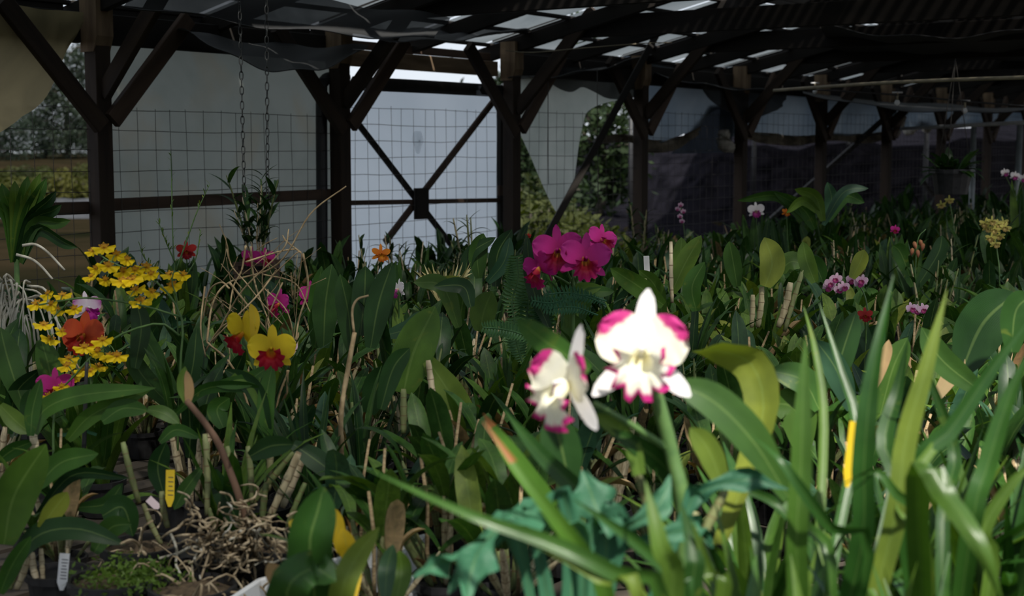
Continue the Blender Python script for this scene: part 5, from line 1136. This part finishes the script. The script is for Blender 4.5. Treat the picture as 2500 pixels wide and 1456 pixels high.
stk = base_at(835, 3.6, 'cut_cane', 'bare grey cane with a hooked yellow tip leaning left of the centre leaf', 'cane'); st(stk, [(832, 1030, 3.5), (850, 900, 3.5), (866, 812, 3.5)], .0075, 'twig', name='cane', root=True); st(stk, [(864, 812, 3.5), (860, 760, 3.5), (872, 732, 3.5), (900, 722, 3.5)], .0035, 'leaf_yel' if False else 'twig', name='hook')
# fern beside the magenta flowers
fn = base_at(1262, 4.0, 'fern', 'upright ladder-like green fern left of the magenta flowers', 'fern'); LAND.append(('the upright fern', 1262, 700))
def frond(t, pts, Z, wpx, n, mat='fern'):
    sp = smoothpath([P(x, y, Z) for x, y in pts], n); v, f, uv = tube_data([p - t.location for p in sp], .0025, 4)
    for i in range(2, n):
        tg = (sp[min(i + 1, n - 1)] - sp[i - 1]).normalized(); s = tg.cross(sp[i] - EYE).normalized(); L = wpx / F * Z / 2 * math.sin(math.pi * (1.02 - (i / n) ** 1.2 * .93)) ** .6
        for e in (-1, 1):
            k = len(v); p = sp[i] - t.location; d = (s * e + tg * .3 + Vector((0, 0, -.12))).normalized(); wd = tg * L * .17; b = (EYE - sp[i]).normalized() * L * .18
            v += [p - wd * .5, p + wd * .5, p + d * L * .55 + wd + b, p + d * L + b * .2, p + d * L * .55 - wd + b]; f.append((k, k + 1, k + 2, k + 3, k + 4)); uv += [(.5, 0), (.5, 0), (.7, .5), (.5, 1), (.3, .5)]
    ob('frond', mesh('frond', v, f, M[mat], uv, smooth=False), t)
frond(fn, [(1262, 800), (1250, 740), (1265, 680), (1262, 628)], 4.0, 72, 24); frond(fn, [(1270, 870), (1285, 790), (1290, 720), (1285, 680)], 4.05, 70, 24); frond(fn, [(1330, 860), (1280, 820), (1230, 805), (1180, 800)], 3.8, 50, 22); frond(fn, [(1280, 900), (1262, 840), (1255, 780)], 3.95, 66, 20); frond(fn, [(1300, 900), (1330, 800), (1320, 740)], 4.0, 60, 20)
bg_ = base_at(1430, 4.0, 'blue_fern', 'blue-green feathery fern lying below the magenta flowers', 'fern')
for p_ in ([(1480, 735), (1420, 720), (1350, 740), (1300, 735)], [(1480, 745), (1440, 728), (1390, 715), (1330, 720)], [(1460, 770), (1400, 750), (1330, 755)]): frond(bg_, p_, 3.9, 44, 20, 'leaf_stag')
# dry grass tuft
gt = base_at(1085, 4.9, 'grass_tuft', 'tuft of fine dry grass in the middle', 'grass'); LAND.append(('the dry grass tuft', 1085, 660))
for i in range(70):
    x = rnd.uniform(1010, 1160); hl(gt, [(1085 + (x - 1085) * .2, 735, 4.9 + rnd.uniform(-.1, .1)), (1085 + (x - 1085) * .7, 680, 4.9), (x, rnd.uniform(640, 700), 4.9 + rnd.uniform(-.1, .1))], 5, 'grassdry', n=6, cols=1, prof=PSTRAP, name='blade')
# vanda at the left edge with its hanging roots
va = base_at(45, 4.6, 'vanda_orchid', 'vanda orchid with a fan of strap leaves at the left edge', pot=POT); LAND.append(('the fan of leaves at the left edge', 70, 520))
for (x, y) in ((4, 448), (36, 442), (68, 430), (98, 424), (113, 436), (137, 467), (172, 539), (189, 605), (-20, 480), (150, 500)):
    hl(va, [(38 + x * .05, 640, 4.6), (42 + (x - 42) * .35, 560 - (600 - y) * .2, 4.58), (42 + (x - 42) * .8, (y * .75 + 560 * .25), 4.55), (x, y, 4.55)], 30, 'leaf_mid' if x < 120 else 'leaf_dark', prof=PSTRAP, fold=.5, twist=rnd.uniform(-.3, .3))
st(va, [(45, 800, 4.6), (42, 700, 4.6), (40, 620, 4.6)], .012, 'stem', root=True, name='stem')
for p_ in ([(55, 600), (85, 597), (115, 615), (158, 660)], [(40, 622), (75, 632), (100, 650), (128, 682)]): st(va, [(x, y, 4.45) for x, y in p_], .0052, 'root', name='root')
for i in range(34):
    x = rnd.uniform(-10, 75); y = rnd.uniform(680, 790); dx = rnd.uniform(-70, 110); st(va, [(x, y, 4.2), (x + dx * .45 + rnd.uniform(-15, 15), y - rnd.uniform(-10, 25), 4.15), (x + dx * .8, y + 60, 4.15), (x + dx + rnd.uniform(-10, 15), y + rnd.uniform(100, 210), 4.15)], rnd.uniform(.0028, .0044), 'root', name='root', sides=5, n=12)
# hanging dendrobium with its basket
bk = thing('hanging_basket', 'small slatted basket hung from the two chains, hidden in leaves', 'basket', P(628, 672, 6.18))
for lv in range(4):
    for e in (-1, 1):
        if lv % 2: bar('slat', bk.location + Vector((-.09, e * .07, lv * .018)), bk.location + Vector((.09, e * .07, lv * .018)), .018, .016, M['brown'], bk, bev=0)
        else: bar('slat', bk.location + Vector((e * .075, -.085, lv * .018)), bk.location + Vector((e * .075, .085, lv * .018)), .018, .016, M['brown'], bk, bev=0)
for e in (-.05, 0, .05): bar('slat', bk.location + Vector((-.09, e, -.012)), bk.location + Vector((.09, e, -.012)), .02, .01, M['brown'], bk, bev=0)
hd = dendrobium(31, 8, (.26, .44), 'dark dendrobium with upright canes growing in the hanging basket', (.10, .15), potmesh(.05, .05, M['black']), .05, .4); hd.location = bk.location + Vector((0, 0, .0)); hd.scale = (.95,) * 3
st(hd, [(640, 580, 6.18), (640, 500, 6.18), (638, 425, 6.18)], .006, 'stem', name='cane')
for j in range(14):
    y = 540 - j * 8.6; ob('leaf', DEN[j % 3], hd, (P(640, y, 6.18) - hd.location) / .95, (0, rnd.uniform(.5, .9), (j % 2) * math.pi + rnd.uniform(-.5, .5)), .10)
dd = []
for i, (px, Z, h, lab) in enumerate(((690, 6.4, (.35, .55), 'bushy dendrobium just right of the chains'), (1160, 7.2, (.45, .6), 'dendrobium with drooping leaves before the lower right of the gate'), (1010, 7.3, (.3, .45), 'short dendrobium before the middle of the gate'), (910, 7.2, (.3, .5), 'dendrobium with bare cane before the lower left of the gate'), (1085, 7.0, (.3, .42), 'small dendrobium before the gate brace foot'), (1560, 9.5, (.45, .62), 'tall dendrobium at the foot of the first far post'), (620, 6.5, (.2, .35), 'low dendrobium below the left chain'))):
    t = dendrobium(60 + i, 4, h, lab, (.08, .12)); q = P(px, 800, Z); t.location = (q.x, q.y, BZ); LAND.append(('the ' + lab.split(' just')[0].split(' before')[0].split(' at')[0].split(' below')[0], px, 560))
st(dd, [], 0, '') if False else None
# dark hanging basket far right
hb = thing('hanging_pot', 'dark hanging pot with bushy foliage at far right', 'hanging pot', P(2322, 475, 9.0)); ob('pot', potmesh(.13, .16, M['black']), hb)
for e in range(3): a_ = e * 2.1; ob('hanger', tube('hanger', [(.12 * math.cos(a_), .12 * math.sin(a_), .16), (0, 0, .85)], .003, M['wire'], 4), hb)
for i in range(46): az = rnd.uniform(0, 6.3); ob('leaf', rnd.choice(CAT['leaf_dark']), hb, (math.cos(az) * .06, math.sin(az) * .06, .14), (0, rnd.uniform(.2, 1.6), az), rnd.uniform(.1, .2))
LAND.append(('the dark hanging pot', 2322, 440))

# ------------------------------------------------------------------ the rest of the plants, bench by bench
PR = [(cattleya(1, ('leaf_dark', 'leaf_mid'), 11, (.11, .2), (.14, .22), .75), 'dark green orchid'), (cattleya(2, ('leaf_mid',), 10, (.11, .2), (.15, .24), .8), 'mid-green orchid'), (cattleya(3, ('leaf_dark', 'leaf_blue'), 11, (.10, .18), (.13, .21), .8, dry=4), 'blue-green orchid'),
      (cattleya(4, ('leaf_mid', 'leaf_light'), 9, (.14, .22), (.14, .21), .7, dry=3), 'light green orchid'), (cattleya(5, ('leaf_dark',), 8, (.14, .24), (.17, .26), .5, up=.1), 'tall dark orchid'), (cattleya(6, ('leaf_light', 'leaf_mid', 'leaf_dark'), 9, (.12, .2), (.13, .2), .7, nl=(1, 1), dry=4), 'yellowish orchid on pale canes'),
      (cattleya(7, ('leaf_dark', 'leaf_mid'), 12, (.15, .26), (.10, .18), .6, nl=(1, 1), dry=6), 'orchid with bare pale canes'), (strapplant(8, 'leaf_dark', 16, (.28, .44)), 'narrow-leaved dark orchid'), (strapplant(9, 'leaf_mid', 14, (.26, .40), wide=1.3), 'narrow-leaved green orchid'), (dendrobium(10, 5, (.25, .42), 'x'), 'leafy upright dendrobium')]
used = [False] * len(PR); FILL = []
def place(i, p, rz, sc):
    o = PR[i][0] if not used[i] else copy_tree(PR[i][0]); used[i] = True
    o.location = p; o.rotation_euler = (0, 0, rz); o.scale = (sc,) * 3; FILL.append((o, i))
g = random.Random(21)
wts_near = [4, 3.5, 3, 2.5, 2.5, 2, 4, 1.2, 1, .6]; wts_far = [3, 2.2, 2.5, 1.6, 2.4, 1.2, 1, 3.5, 3, 2.5]
for (u0, u1, s0, s1) in BENCHES:
    s = s0
    while s < s1:
        dz = project(W(s, (u0 + u1) / 2, 1.0))[2]
        step = .24 if dz < 5 else (.285 if dz < 8 else .38)
        u = u0 + .1
        while u < u1:
            p = W(s + g.uniform(-.07, .07), min(u1 - .08, max(u0 + .08, u + g.uniform(-.06, .06))), BZ); px, py, Z = project(p + Vector((0, 0, .25)))
            right = px > 1650; sc = g.uniform(.85, 1.12) * (1.12 if px > 2000 and Z > 7 else 1.0)
            ok = Z > 2.75 and -70 < px < 2570 and Z < 15.5
            ok = ok and not (px > 1350 and Z < 3.1 and px < 1950)
            if ok:
                _, ty, _ = project(p + Vector((0, 0, .44 * sc)))
                for (kx, ky, kz, rx, ry) in KEEP:
                    if Z < kz + .04 and abs(px - kx) < rx + .14 * F / Z and ty < ky + ry: ok = False; break
            if ok:
                i = g.choices(range(len(PR)), wts_near if Z < 6 else wts_far)[0]
                place(i, p, g.uniform(0, 6.28), sc)
            u += step * (1.0 if Z < 9 else 1.15)
        s += step
# labels: which look, and which landmark it stands nearest to
import collections
buckets = collections.defaultdict(list)
for o, i in FILL:
    px, py, Z = project(Vector(o.location) + Vector((0, 0, .3))); 
    L = min(LAND, key=lambda l: (l[1] - px) ** 2 + 2.2 * (l[2] - py) ** 2); dx, dy = px - L[1], py - L[2]
    rel = ('right of' if dx > 0 else 'left of') if abs(dx) > abs(dy) * 1.2 else ('below' if dy > 0 else 'above')
    buckets[(PR[i][1], rel, L[0])].append((math.hypot(dx, dy), o))
for (look, rel, land), lst in buckets.items():
    lst.sort(key=lambda q: q[0])
    for n, (_, o) in enumerate(lst):
        o['label'] = (look + ' closest ' + rel + ' ' + land) if n == 0 and len(lst) > 1 else (look + ' ' + rel + ' ' + land) if len(lst) == 1 else '%s, %s nearest %s %s' % (look, ORD[min(n, 19)], rel, land)
        o['group'] = 'potted orchids crowding the benches'; o['category'] = 'orchid'
print('fillers', len(FILL), 'objects', len(SC.objects))
